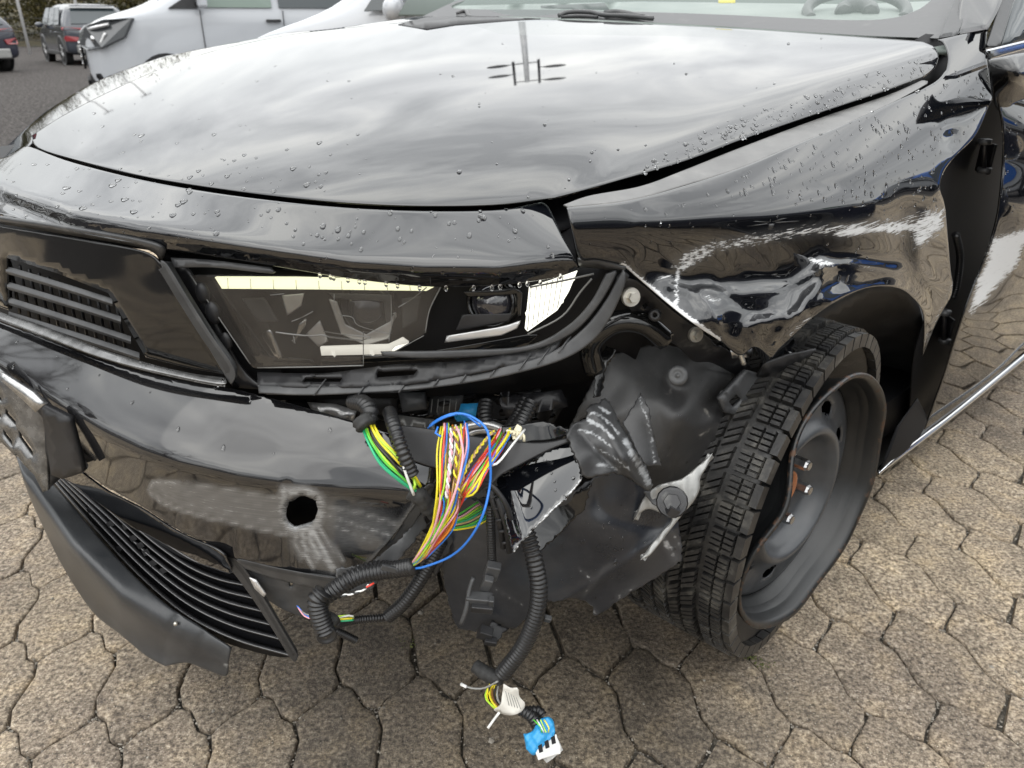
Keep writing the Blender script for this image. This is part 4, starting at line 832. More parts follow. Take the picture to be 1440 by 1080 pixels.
# torn edge of bumper with slots
sheet('torn_edge', CAR, [[(612, 680), (604, 700), (580, 740), (552, 780), (520, 815), (500, 830), (440, 826), (380, 812), (345, 800)], [(345, 800), (335, 786), (400, 800), (488, 812), (520, 784), (552, 745), (580, 706), (600, 682), (612, 680)]],
      [(612, 680, 'c', -.012), (560, 760, 'c', .008), (500, 828, 'c', .02), (345, 800, 'c', .0), (488, 814, 'c', .0), (580, 706, 'c', -.02)], M['plastic_mid'], step=5, thick=.006, roll=2, rolld=.003,
      holes=[[(560, 735), (566, 739), (552, 762), (543, 768), (544, 760)]])
sheet('lower_bracket', CAR, [[(345, 795), (400, 808), (450, 815), (470, 830), (460, 856), (440, 870), (400, 858), (368, 838)], [(368, 838), (352, 812), (345, 795)]], [(345, 795, 'c', .01), (450, 815, 'c', .02), (440, 868, 'c', .03), (370, 838, 'c', .02)], M['plastic_mid'], step=7, thick=.004, roll=2, rolld=.002,
      holes=[[(405, 815), (411, 814), (412, 826), (406, 826)]], disp=lambda x, y: .003*np.sin(x*.11)+.002*np.sin(y*.2))
sheet('bumper_lower_fold', CAR, [[(62, 640), (105, 658), (150, 690), (200, 716), (250, 748), (300, 770), (318, 782)], [(318, 782), (326, 806), (300, 800), (250, 782), (200, 752), (150, 716), (100, 680), (66, 660)]],
      Poly([(80, 650, 'c', -.025), (200, 716, 'c', -.016), (310, 778, 'c', -.012), (100, 680, 'c', .005), (200, 752, 'c', .01), (318, 804, 'c', .01)], 1), M['paint_clean'], step=7, thick=.003, roll=2, rolld=.002)
# ---- lower grille: backing and thin-edged slats
lgc = [(70, 665, 'c', .03), (150, 700, 'c', .035), (230, 770, 'c', .035), (320, 800, 'c', .035), (410, 925, 'c', .04), (300, 890, 'c', .035), (180, 800, 'c', .03), (110, 720, 'c', .03), (330, 850, 'c', .04)]
LG = sheet('lower_grille', CAR, [[(62, 655), (105, 675), (150, 705), (200, 745), (250, 775), (310, 792), (335, 795), (362, 830), (390, 875), (416, 925)], [(416, 925), (380, 922), (320, 905), (260, 880), (200, 832), (140, 770), (90, 705), (62, 655)]], lgc, M['black'], step=9, thick=.003)
lg = TPS(lgc)
s0 = cr([(72, 674), (140, 752), (200, 815), (262, 866), (330, 900), (412, 924)], 12); s1 = cr([(100, 668), (160, 706), (215, 752), (262, 784), (300, 800), (330, 806)], 12)
for k in range(7):
    t = k/6; tt = t**.9; P = s0*(1-tt)+s1*tt; P = resample(P, 12)
    d = lg(P[:, 0], P[:, 1]); mb_ = []; n = len(P)
    for (x, y), dd in zip(P, d):
        mb_ += [pts3([x], [y], [dd-.026])[0], pts3([x+1.6], [y-2.2], [dd-.027])[0], pts3([x+5], [y-6], [dd-.004])[0], pts3([x+2], [y+1.5], [dd-.002])[0]]
    F = [(i*4+j, i*4+(j+1) % 4, (i+1)*4+(j+1) % 4, (i+1)*4+j) for i in range(n-1) for j in range(4)]+[(3, 2, 1, 0), ((n-1)*4, (n-1)*4+1, (n-1)*4+2, (n-1)*4+3)]
    mk('slat', mb_, F, M['plastic_dark'], LG, True)
    b = MB(); b.tube(pts3(P[:, 0]+.5, P[:, 1]-1, d-.0275), .0007, 5); b.build('slat_edge', M['slat_edge'], LG)
for (x, y) in ((182, 755), (192, 765), (200, 775), (150, 735), (162, 770), (210, 790), (225, 800), (172, 738), (122, 716)):
    d = float(lg([x], [y])[0])-.028; b = MB(); b.add(pts3([x, x+8, x+12, x+4], [y, y-4, y+3, y+7], [d]*4), [(0, 1, 2, 3)]); b.build('slot', M['black'], LG, smooth=False, thick=.002)
sheet('grille_end_strut', CAR, [[(302, 775), (325, 780), (345, 800), (370, 838), (395, 880), (420, 922)], [(420, 922), (412, 930), (385, 888), (355, 842), (330, 808), (302, 775)]], [(305, 778, 'c', -.005), (345, 805, 'c', .0), (418, 925, 'c', .012), (385, 885, 'c', .005)], M['plastic'], step=5, thick=.008, roll=2, rolld=.002)
sheet('metal_splinter', CAR, [(350, 812), (360, 816), (374, 836), (371, 840), (358, 828)], [(350, 812, 'c', -.0), (374, 838, 'c', -.0), (360, 816, 'c', -.0)], M['silver'], step=6, thick=.002)
# ---- front lip
lT = [(22, 640), (66, 672), (100, 708), (150, 768), (200, 820), (240, 854), (275, 876), (300, 893), (326, 910)]
lB = [(326, 910), (322, 930), (318, 951), (290, 942), (262, 932), (232, 937), (205, 922), (170, 893), (130, 860), (90, 800), (60, 740), (38, 690), (22, 640)]
lip_c = [(22, 640, 'c', -.005), (70, 675, 'c', .0), (150, 768, 'c', .002), (240, 854, 'c', .005), (326, 910, 'c', .012), (50, 690, 'c', -.035), (100, 762, 'c', -.035), (170, 842, 'c', -.03), (240, 892, 'c', -.02), (318, 930, 'c', -.0), (60, 740, 'c', -.022), (90, 800, 'c', -.018), (170, 893, 'c', -.012), (232, 936, 'c', -.005), (318, 951, 'c', .005)]
sheet('front_lip', CAR, [lT, lB[:4], lB[3:6], lB[5:]], Poly(lip_c, 2, [([(0, 640), (40, 690), (100, 775), (170, 848), (240, 892), (320, 930), (400, 960)], 7)]), M['plastic_lip'], step=6.5, thick=.004, roll=4, rolld=.005, disp=lambda x, y: crease(x, y, [(250, 868), (232, 905), (228, 935)], 4, -.006)+crease(x, y, [(285, 890), (276, 925)], 2.5, -.003),
      scuff=[('l', [(120, 730), (180, 800), (240, 850)], 8, .35), ('l', [(290, 895), (320, 912), (316, 940)], 9, .55), ('l', [(70, 720), (130, 820), (200, 880)], 12, .25)])
b = MB(); c_ = un(247, 877, 'c', -.012); b.ball(c_, .0035, 10, 6); b.build('screw', M['bolt'], CAR)
# ---- number plate holder
NP = sheet('plate_holder', CAR, [(-60, 470), (14, 532), (58, 566), (62, 575), (66, 690), (60, 692), (48, 668), (-60, 560)], [(14, 532, 'v', .70), (62, 575, 'v', .66), (64, 690, 'v', .66), (-60, 470, 'v', .80)], M['trim'], step=10, thick=.006,
      holes=[[(6, 572), (22, 590), (22, 600), (6, 583)], [(24, 602), (46, 632), (46, 644), (26, 616)], [(2, 600), (16, 618), (18, 630), (4, 612)], [(20, 634), (40, 664), (44, 676), (22, 648)], [(-20, 560), (0, 578), (2, 590), (-18, 574)], [(-24, 540), (2, 560), (2, 566), (-24, 546)]])
sheet('plate_bracket', NP, [(14, 532), (60, 567), (64, 574), (90, 668), (66, 690), (62, 590)], [(14, 532, 'v', .69), (60, 568, 'v', .65), (90, 668, 'c', -.03), (66, 690, 'v', .66)], M['plastic'], step=10, thick=.004)
sheet('bracket_block', CAR, [(56, 570), (96, 590), (116, 665), (88, 674), (72, 668), (62, 600)], [(56, 570, 'c', -.06), (96, 590, 'c', -.05), (116, 665, 'c', -.045), (72, 668, 'c', -.06)], M['plastic_dark'], step=10, thick=.01)
sheet('bracket_cap', CAR, [(0, 522), (44, 553), (60, 570), (50, 580), (38, 568), (0, 534)], [(0, 522, 'c', -.08), (60, 570, 'c', -.075), (50, 580, 'c', -.078), (0, 534, 'c', -.085)], M['brush'], step=10, thick=.008)

# ---- things seen in the cavity
def blk(name, m, poly, d, thick=.01, **k): return sheet(name, CAR, poly, [(x, y, 'd', d if np.isscalar(d) else d[i]) for i, (x, y) in enumerate(poly)], m, step=14, thick=thick, **k)
blk('crash_beam', M['silver'], [(432, 566), (470, 568), (500, 578), (496, 592), (440, 580)], 1.06)
blk('crash_beam', M['greymetal'], [(560, 584), (610, 590), (612, 606), (556, 600)], 1.1)
blk('fan_housing', M['plastic_dark'], [(500, 560), (700, 555), (740, 575), (735, 640), (600, 640), (500, 590)], 1.22)
blk('sensor_box', M['plastic_mid'], [(604, 558), (652, 552), (648, 582), (602, 584)], 1.12)
blk('blue_clip', M['blueplastic'], [(648, 568), (672, 567), (668, 590), (642, 593)], 1.08)
blk('inner_panel', M['liner'], [(680, 575), (760, 556), (800, 560), (770, 610), (700, 616)], 1.25)
tube('silver_pipe', CAR, [(640, 612, 'd', 1.02), (655, 600, 'd', 1.02), (680, 596, 'd', 1.02), (702, 602, 'd', 1.02), (716, 612, 'd', 1.02)], .006, M['silver'])
tube('silver_pipe', CAR, [(648, 618, 'd', 1.03), (668, 606, 'd', 1.03), (692, 606, 'd', 1.03), (708, 616, 'd', 1.03)], .005, M['silver'])
blk('cavity_floor', M['black'], [(400, 560), (830, 540), (860, 620), (700, 700), (420, 620)], 1.45)
for k in range(5): tube('print_line', CAR, [(608+k*8.5, 561, 'd', 1.108), (606+k*8.5, 580, 'd', 1.108)], .0007, M['w_grey'], n=2)
blk('headlamp_motor', M['plastic_mid'], [(560, 552), (596, 552), (598, 575), (566, 580)], 1.05, thick=.03)
blk('radiator_duct', M['plastic_dark'], [(425, 556), (560, 552), (556, 582), (470, 590)], 1.10, thick=.02)
blk('crossmember', M['metalblk'], [(700, 560), (790, 548), (800, 572), (712, 588)], 1.08, thick=.03)
for i in range(26):
    x = random.uniform(430, 790); y = random.uniform(550, 600); tube('hose', CAR, [(x, y, 'd', 1.15), (x+random.uniform(10, 40), y+random.uniform(-8, 8), 'd', 1.12), (x+random.uniform(40, 80), y+random.uniform(-14, 14), 'd', 1.18)], random.uniform(.002, .006), random.choice([M['conduit'], M['plastic_dark'], M['gloss']]), n=5)
# belly and engine bay behind everything
def wbox(name, u0, u1, v0, v1, z0, z1, m):
    V = [W(u, v, z) for u in (u0, u1) for v in (v0, v1) for z in (z0, z1)]
    return mk(name, V, [(0, 1, 3, 2), (4, 6, 7, 5), (0, 4, 5, 1), (2, 3, 7, 6), (0, 2, 6, 4), (1, 5, 7, 3)], m, CAR, False)
wbox('engine_block', -.45, .5, .45, 1.5, .22, .78, M['black']); wbox('floor_pan', .55, 3.2, .12, 1.70, .20, .30, M['black']); wbox('bulkhead', .50, .56, .2, 1.6, .25, .95, M['black'])
wbox('inner_wheel_house', -.45, .52, .40, .44, .20, .90, M['plastic_dark'])
# ---- wheel house behind the tyre and the dark gap with hinges
sheet('wheel_house', CAR, [[(1100, 480), (1150, 440), (1220, 405), (1262, 405), (1290, 425), (1300, 470), (1296, 520), (1290, 600), (1270, 640), (1240, 665)], [(1240, 665), (1150, 640), (1100, 560), (1100, 480)]],
      [(1100, 480, 'v', .16), (1262, 405, 'v', .10), (1292, 600, 'v', .10), (1240, 665, 'v', .12), (1100, 560, 'v', .3), (1180, 520, 'v', .3)], M['liner'], step=12, thick=.003, disp=lambda x, y: crease(x, y, [(1275, 410), (1290, 470), (1288, 560), (1265, 640)], 8, .012))
sheet('hinge_pillar', CAR, [[(1380, 125), (1355, 190), (1312, 240), (1310, 300), (1318, 390), (1300, 450), (1285, 500), (1280, 560), (1275, 610), (1240, 668)], [(1240, 668), (1290, 625), (1330, 560), (1380, 430), (1404, 330), (1415, 200), (1396, 120), (1380, 125)]],
      [(1396, 132, 'v', .10), (1335, 250, 'v', .10), (1335, 390, 'v', .10), (1290, 560, 'v', .10), (1245, 665, 'v', .08), (1380, 430, 'v', .14), (1410, 220, 'v', .14)], M['black'], step=12, thick=.003, roll=2)
sheet('sill_end', CAR, [(1236, 668), (1262, 600), (1290, 560), (1306, 590), (1284, 632), (1246, 652)], [(1236, 668, 'v', .03), (1290, 560, 'v', .06), (1284, 632, 'v', .03), (1306, 590, 'v', .05)], M['black'], step=8, thick=.004, roll=2)
def hinge(px, py, v):
    H = MB(); c = un(px, py, 'v', v); H.box(c, (.006, .05, .06)); 
    o = H.build('door_hinge', M['metalblk'], CAR, smooth=False, bevel=.002)
    for dy in (-22, 18):
        q = un(px-2, py+dy, 'v', v-.015); b = MB(); b.rev(q, (0, 0, 1), [(0, .006), (.013, .006), (.013, -.004), (0, -.004)], 14); b.build('hinge_knuckle', M['plastic_mid'], o)
    b = MB(); b.tube(np.array([un(px-2, py-22, 'v', v-.015), un(px-2, py+18, 'v', v-.015)]), .005, 8); b.build('hinge_pin', M['metalblk'], o)
hinge(1386, 222, .09); hinge(1330, 462, .09)
tube('check_strap', CAR, [(1344, 330, 'v', .09), (1350, 360, 'v', .09), (1346, 400, 'v', .09), (1340, 420, 'v', .09)], .008, M['conduit'], corr=.006)
# ---- door
dF = [(1397, 120), (1408, 170), (1410, 220), (1405, 280), (1398, 320), (1384, 365), (1362, 420), (1345, 470), (1328, 525), (1312, 570), (1300, 604)]
dB = [(1300, 604), (1340, 575), (1400, 528), (1440, 494), (1540, 410)]
dctrl = [(1400, 130, 'v', .045), (1410, 220, 'v', .03), (1398, 320, 'v', .015), (1362, 420, 'v', .022), (1300, 604, 'v', .05), (1440, 494, 'v', .055), (1440, 300, 'v', .0), (1440, 180, 'v', .02), (1530, 200, 'v', .01), (1530, 410, 'v', .05), (1400, 480, 'v', .03), (1440, 90, 'v', .06)]
DOOR = sheet('door', CAR, [dF, dB, [(1540, 410), (1540, 60)], [(1540, 60), (1440, 78), (1397, 90), (1397, 120)]], dctrl, M['paint'], step=7, thick=.004, roll=4, rolld=.005, lam=1e-3,
      disp=lambda x, y: crease(x, y, [(1395, 340), (1440, 322), (1500, 300)], 12, .004)+bmp(x, y, 1392, 400, 22, 40, -.010, .5)+bmp(x, y, 1430, 250, 30, 30, .003),
      scuff=[('p', [(1395, 335), (1440, 322), (1500, 305), (1500, 320), (1440, 345), (1432, 372), (1405, 400), (1380, 430), (1362, 442), (1372, 400), (1385, 372)], 14, 1.35), ('l', [(1365, 440), (1385, 400), (1395, 350)], 6, 1.1), ('l', [(1390, 450), (1400, 440)], 3, .5)], reg='door')
sheet('sill_trim', DOOR, [[(1236, 664), (1262, 640), (1300, 610), (1340, 580), (1440, 498), (1540, 415)], [(1540, 415), (1540, 425), (1440, 507), (1340, 588), (1262, 648), (1236, 668)]], [(1236, 664, 'v', .03), (1440, 498, 'v', .04), (1340, 586, 'v', .03), (1540, 420, 'v', .04)], M['chrome'], step=5, thick=.006, roll=2, rolld=.003)
sheet('sill', CAR, [[(1240, 660), (1300, 606), (1440, 500), (1540, 418)], [(1540, 418), (1540, 432), (1440, 512), (1262, 655), (1240, 668)]], [(1240, 664, 'v', .07), (1440, 505, 'v', .07), (1300, 618, 'v', .07), (1540, 425, 'v', .07)], M['gloss'], step=12, thick=.01)
# side window, chrome line, mirror foot
sheet('side_window', CAR, [(1408, 66), (1428, 0), (1440, -40), (1560, -60), (1560, 40), (1440, 56), (1410, 66)], [(1408, 66, 'v', .10), (1440, -40, 'v', .16), (1560, -60, 'v', .17), (1560, 40, 'v', .09)], M['glass'], step=20, thick=.004)
sheet('window_line', CAR, [(1386, 70), (1440, 57), (1560, 38), (1560, 54), (1440, 70), (1390, 84)], [(1386, 72, 'v', .05), (1440, 60, 'v', .05), (1560, 45, 'v', .05)], M['chrome'], step=8, thick=.006, roll=3, rolld=.004)
sheet('mirror_foot', CAR, [[(1388, 84), (1410, 80), (1440, 74), (1540, 60)], [(1540, 60), (1540, 130), (1440, 140), (1410, 158), (1396, 140), (1388, 84)]], [(1388, 84, 'v', .03), (1440, 74, 'v', .0), (1540, 60, 'v', -.04), (1440, 140, 'v', .02), (1400, 150, 'v', .04), (1540, 130, 'v', -.03), (1430, 105, 'v', -.02)], M['gloss'], step=8, thick=.01, roll=5, rolld=.008)
# A pillar and door frame
sheet('a_pillar', CAR, [[(1345, 50), (1350, 0), (1370, -60)], [(1370, -60), (1425, -60), (1410, 0), (1390, 40), (1388, 42), (1345, 50)]], [(1345, 50, 'v', .13), (1370, -60, 'v', .22), (1425, -60, 'v', .16), (1388, 42, 'v', .09)], M['paint_clean'], step=10, thick=.01, roll=5, rolld=.006)
sheet('pillar_trim', CAR, [(1320, 54), (1342, 0), (1365, -60), (1382, -60), (1366, 0), (1346, 50)], [(1320, 54, 'v', .15), (1365, -60, 'v', .24), (1346, 50, 'v', .125), (1382, -60, 'v', .21)], M['plastic_mid'], step=10, thick=.008, roll=3, rolld=.003)
sheet('door_frame', CAR, [(1386, 66), (1408, 0), (1425, -60), (1446, -60), (1426, 0), (1406, 66)], [(1386, 66, 'v', .085), (1425, -60, 'v', .15), (1406, 66, 'v', .075), (1446, -60, 'v', .14)], M['plastic_mid'], step=10, thick=.008, roll=4, rolld=.004)
# windscreen, dashboard, wheel
wsc = [hd_(1298, 58, .04), hd_(1000, 38, .07), hd_(800, 28, .07), hd_(640, 22, .07), (1330, -40, 'd', 1.75), (1000, -60, 'd', 2.2), (680, -60, 'd', 2.75)]
ws = [(600, 22), (640, 0), (700, -60), (1375, -60), (1342, 0), (1320, 55), (1200, 50), (1100, 43), (1000, 37), (900, 32), (800, 27), (700, 24)]
WS = sheet('windscreen', CAR, [[ws[0], ws[1], ws[2]], [ws[2], ws[3]], [ws[3], ws[4], ws[5]], ws[5:]+[ws[0]]], wsc, M['screen'], step=16, thick=0)
sheet('windscreen_border', WS, [[(592, 24), (640, 2), (655, 0), (640, 12), (800, 14), (1000, 20), (1180, 28), (1250, 26), (1290, 14), (1310, 0)], [(1310, 0), (1330, -40), (1360, -40), (1342, 0), (1320, 54)], [(1320, 54), (1200, 49), (1000, 36), (800, 26), (700, 23), (592, 24)]], [(x, y, 'd', float(TPS(wsc)([x], [y])[0])-.006) for x, y in ws[4:]+[(650, 2), (1000, 20), (1350, -30), (1300, 10)]], M['plastic_mid'], step=10, thick=0)

wd = lambda x, y, o=0: (x, y, 'd', float(TPS(wsc)([x], [y])[0])+o)
sheet('dashboard', CAR, [(600, 40), (640, 8), (900, 2), (1200, 6), (1340, 0), (1345, 70), (1000, 60)], [wd(620, 22, .05), wd(900, 4, .55), wd(1250, 4, .45), wd(1320, 60, .05), wd(1000, 50, .05)], M['dash'], step=30, thick=.01)
sheet('cabin_back', CAR, [(560, 20), (620, -80), (1420, -80), (1360, 20)], [wd(600, 10, 1.6), wd(1400, 10, 1.6), wd(1000, -60, 1.9)], M['cabin'], step=60, thick=.01)
for ra_, rb_, r2_ in ((70, 44, .014), (20, 12, .02)):
    c_ = [wd(1205+ra_*math.cos(t), 22-6-rb_*math.sin(t)*.6, .30) for t in np.linspace(-.4, math.pi+.4, 22)]
    tube('steering_wheel', CAR, c_, r2_, M['plastic_mid'], n=3)
sheet('yellow_sticker', WS, [(1010, -4), (1034, -4), (1034, 4), (1010, 4)], [wd(1010, -4, .006), wd(1034, 4, .006), wd(1010, 4, .006)], M['w_yellow'], step=8, thick=.001)
sheet('vent_grille', CAR, [(760, 8), (850, 4), (856, 12), (764, 15)], [wd(760, 8, .38), wd(850, 4, .38), wd(760, 15, .38)], M['plastic_dark'], step=20, thick=.01)
for pts_, r_, m_ in (([(642, 20), (655, 16), (662, 24), (700, 26)], .006, 'conduit'), ([(785, 22), (800, 17), (830, 17), (850, 21), (880, 22), (918, 26)], .006, 'plastic_mid'), ([(790, 24), (815, 23), (840, 24)], .005, 'plastic_dark'), ([(850, 18), (872, 17), (905, 24)], .007, 'plastic_mid')):
    d0 = [float(TPS(wsc)([x], [y])[0])-.03 for x, y in pts_]; b = MB(); b.tube(cr(pts3([p[0] for p in pts_], [p[1] for p in pts_], d0), 6), r_, 6); b.build('wiper', M[m_], CAR)
sheet('wiring_cover', CAR, [(560, 34), (600, 24), (700, 24), (760, 26), (700, 30), (640, 34), (600, 40)], [hd_(560, 34, -.02), hd_(600, 24, -.01), hd_(760, 26, -.01), hd_(640, 34, -.02)], M['plastic_dark'], step=8, thick=.004)

# ---- wheel
KR = .96; RC = C0+KR*(np.array([.515, 1.10, .338])-C0); hdg = math.radians(138)
def wf(hd, cam_, rc):
    a = np.array([math.sin(hd)*math.cos(cam_), math.cos(hd)*math.cos(cam_), math.sin(cam_)]); t = np.array([math.cos(hd), -math.sin(hd), 0]); w_ = np.cross(a, t)
    return lambda r, th, h: rc+a*h+r*(math.cos(th)*t+math.sin(th)*w_), a, t, w_
RP0, ra, rt, rw = wf(hdg, 0, RC); RP = lambda r, th, h: RP0(r*KR, th, h)
# direction towards camera's left side of the rim
def angdist(a, b): return abs((a-b+math.pi) % (2*math.pi)-math.pi)
th_left = None
best = 1e9
for k in range(360):
    x, y, _ = project(RP(.22, math.radians(k), 0)); dd = (x-1076)**2+(y-705)**2
    if dd < best: best = dd; th_left = math.radians(k)
th_top = th_left; best = 1e9
for k in range(360):
    x, y, _ = project(RP(.225, math.radians(k), 0)); dd = (x-1165)**2+(y-535)**2
    if dd < best: best = dd; th_top = math.radians(k)
def bend(th): return math.exp(-(angdist(th, th_left)/.42)**2)
prof = [(.196, -.085), (.200, -.060), (.206, -.045), (.214, -.032), (.219, -.018), (.221, -.006), (.225, .001), (.2305, .004), (.234, .0015), (.2335, -.004), (.228, -.007), (.222, -.012), (.214, -.03), (.207, -.05), (.205, -.11), (.215, -.16)]
seg = 144; V = []; rust = []
for k in range(seg):
    th = 2*math.pi*k/seg; g = bend(th); tw = .0016*math.sin(th*5+1)+.001*math.sin(th*9)
    for i, (r, h) in enumerate(prof):
        e_ = 1 if i >= 3 and i <= 12 else (.5 if i in (2, 13) else .0)
        rr = r-e_*g*.036+tw*e_*.5; hh = h+e_*g*.030+e_*tw+e_*.006*math.exp(-(angdist(th, th_top)/.25)**2)
        V.append(RP(rr, th, hh)); rust.append(1.0 if 6 <= i <= 9 else .15+.5*(i in (5, 10)))
m_ = len(prof); F = [(k*m_+i, ((k+1) % seg)*m_+i, ((k+1) % seg)*m_+i+1, k*m_+i+1) for k in range(seg) for i in range(m_-1)]
WH = mk('wheel', V, F, M['rim'], CAR, True, {'rust': rust}, label='bent black steel wheel with a debeaded winter tyre')
# disc with vent holes
dprof = [(.206, -.066), (.202, -.054), (.194, -.048), (.184, -.046), (.175, -.045), (.167, -.044), (.158, -.043), (.150, -.042), (.144, -.040), (.137, -.036), (.131, -.030), (.126, -.025), (.120, -.023), (.114, -.026), (.108, -.040), (.101, -.054), (.092, -.062), (.082, -.066), (.066, -.067), (.045, -.067), (.036, -.064), (.033, -.060)]
seg = 224; V = []; m_ = len(dprof); holes_ = 9; rust = []
for k in range(seg):
    th = 2*math.pi*k/seg
    for r, h in dprof:
        thc = round(th/(2*math.pi/holes_))*(2*math.pi/holes_); X = (th-thc)*.158/.024; Y = (r-.158)/.0125; q = math.hypot(X, Y); t2, r2, h2 = th, r, h
        if .72 < q < 1.35 and abs(r-.158) < .024: t2 = thc+X/q*.024/.158; r2 = .158+Y/q*.0125; h2 = h-.002
        V.append(RP(r2, t2, h2)); rust.append(.2+.8*(r < .04))
F = []
for k in range(seg):
    for i in range(m_-1):
        th = 2*math.pi*(k+.5)/seg; r = (dprof[i][0]+dprof[i+1][0])/2; thc = round(th/(2*math.pi/holes_))*(2*math.pi/holes_)
        if math.hypot((th-thc)*.158/.024, (r-.158)/.0125) < .92: continue
        F.append((k*m_+i, ((k+1) % seg)*m_+i, ((k+1) % seg)*m_+i+1, k*m_+i+1))
mk('wheel_disc', V, F, M['disc'], WH, True, {'rust': rust}, thick=.003)
b = MB(); b.rev(RC+ra*-.056, ra, [(.0, -.02), (.022, -.016), (.027, -.004), (.031, .003), (.0345, .003), (.038, -.006)], 40); hb = b.build('hub', M['rust'], WH, attrs={'rust': np.ones(len(b.V))})
for k in range(5):
    th = 2*math.pi*k/5+.35; c = RP(.054, th, -.066); b = MB(); b.rev(c, ra, [(0, .030), (.0078, .030), (.0100, .026), (.0100, .004), (.013, .002), (.013, -.002)], 6); b.rev(c, ra, [(.0, .032), (.0072, .032), (.008, .0)], 12); b.build('wheel_bolt', M['nut'], WH, smooth=False)
b = MB(); b.rev(RC+ra*-.10, ra, [(0, 0), (.13, 0), (.135, -.02), (0, -.02)], 40); b.build('brake_disc', M['greymetal'], WH)
b = MB(); b.rev(RC+ra*-.20, ra, [(0, 0), (.19, 0), (.20, .08), (.20, .10)], 40); b.build('barrel', M['plastic_dark'], WH)
# tyre, knocked off line
TC = np.array([.501, 1.096, .352]); thd = math.radians(130.5); TP0, ta, tt_, tw_ = wf(thd, -.04, TC); TP = lambda r, th, h: TP0(r*.945, th, h)
def flat(P):                                                    # sagging on the ground
    P = np.array(P); 
    if P[2] < .16: P = C0+(P-C0)*(1+.055*((.16-P[2])/.11)**1.5)
    if P[2] < .004: P[2] = .004+ (P[2]-.004)*.02
    return P
tprof = [(.225, -.075), (.24, -.06), (.262, -.035), (.282, -.014), (.295, -.006), (.299, -.008), (.300, -.020), (.302, -.10), (.300, -.185), (.292, -.200), (.262, -.21), (.24, -.20)]
seg = 120; V = []; 
for k in range(seg):
    th = 2*math.pi*k/seg
    for i, (r, h) in enumerate(tprof):
        V.append(flat(TP(r, th, h+.0015*math.sin(th*7))))
m_ = len(tprof); F = [(k*m_+i, ((k+1) % seg)*m_+i, ((k+1) % seg)*m_+i+1, k*m_+i+1) for k in range(seg) for i in range(m_-1)]
TY = mk('tyre', V, F, M['tyre'], WH, True)
# tread blocks: shoulder lugs with sipe cuts, middle blocks slanted
tb = MB(); n = 46
def block(th0, th1, h0, h1, r0, r1, slant=0, curve=0, sub=1):
    V = []
    for (th, h) in ((th0, h0), (th1, h0), (th1, h1), (th0, h1)):
        s_ = slant*(h-h0)/(h1-h0+1e-9)
        for r in (r0, r1):
            sh = 0 if r == r0 else .0012
            hh = h+(sh if h == h0 else -sh)*(1 if h1 > h0 else -1); tt = th+s_+(.004 if th == th0 else -.004)*(r == r1)
            V.append(flat(TP(r-(curve*abs(h-(-.10))**2)*1.0, tt, hh)))
    tb.add(V, [(0, 2, 3, 1), (2, 4, 5, 3), (4, 6, 7, 5), (6, 0, 1, 7), (1, 3, 5, 7), (0, 6, 4, 2)])
for k in range(n):
    th = 2*math.pi*k/n; p_ = 2*math.pi/n
    # shoulder row: two strips split by a fine groove, each cut by three sipes
    for (h0, h1) in ((-.010, -.026), (-.0272, -.046)):
        ns = 4
        for s_ in range(ns):
            a0 = th+p_*.06+s_*p_*.88/ns; block(a0+.0012, a0+p_*.88/ns-.0012, h0, h1, .296, .3105)
    block(th+p_*.04, th+p_*.94, .004, -.010, .282, .3050)          # lug running over the shoulder
    for (h0, h1, sl_) in ((-.054, -.076, .05), (-.079, -.098, .05), (-.104, -.124, -.05), (-.128, -.150, -.05), (-.158, -.172, 0), (-.174, -.190, 0)):
        for s_ in range(3):
            a0 = th+p_*.08+s_*p_*.84/3; block(a0+.002, a0+p_*.84/3-.002, h0, h1, .298, .3115, sl_)
tb.build('tread', M['tyre'], TY, smooth=False)
# ---- wiring harness
HN = tube('wiring_harness', CAR, [(560, 800, 'd', .99), (520, 802, 'd', .97), (490, 815, 'd', .96), (462, 836, 'd', .96), (448, 850, 'd', .96), (452, 870, 'd', .98), (458, 886, 'd', 1.0)], .0115, M['conduit'], 12, corr=.0052, label='black corrugated loom with torn multicoloured wires spilling out')
def cond(P, r=.0095, c=.005, **k): return tube('conduit', HN, P, r, M['conduit'], 12, corr=c, **k)
cond([(582, 796, 'd', .93), (560, 800, 'd', .945), (530, 804, 'd', .955), (500, 812, 'd', .96), (470, 832, 'd', .96)], .011)
cond([(455, 832, 'd', .945), (446, 845, 'd', .945), (450, 868, 'd', .95), (458, 888, 'd', .955)], .0125)
b = MB(); c_ = un(459, 894, 'd', .95); ax_ = (C0-c_); b.rev(c_, ax_+np.array([0, 0, -.6]), [(.004, 0), (.009, .0), (.011, .002), (.0125, 0), (.0125, -.01)], 20); b.build('conduit_end', M['conduit'], HN)
cond([(620, 760, 'd', 1.05), (600, 800, 'd', 1.06), (570, 845, 'd', 1.08), (545, 868, 'd', 1.10)], .010)
cond([(545, 868, 'd', 1.10), (500, 872, 'd', 1.08), (472, 878, 'd', 1.04)], .006, .004)
cond([(498, 565, 'd', .93), (512, 568, 'd', .90), (520, 580, 'd', .885), (516, 596, 'd', .88)], .0105, .006) 
cond([(548, 580, 'd', .91), (554, 600, 'd', .87), (566, 635, 'd', .86), (580, 668, 'd', .87)], .0085, .0055)
cond([(740, 745, 'd', .97), (752, 790, 'd', .97), (758, 830, 'd', .98), (752, 870, 'd', 1.0), (735, 910, 'd', 1.03), (706, 948, 'd', 1.06)], .0115, .006)
cond([(690, 710, 'd', .95), (690, 740, 'd', .96), (692, 792, 'd', .99)], .006, .004)
cond([(748, 565, 'd', .97), (735, 590, 'd', .96), (722, 612, 'd', .94)], .010, .006); cond([(740, 562, 'd', .99), (728, 585, 'd', .98), (716, 606, 'd', .96)], .009, .006)
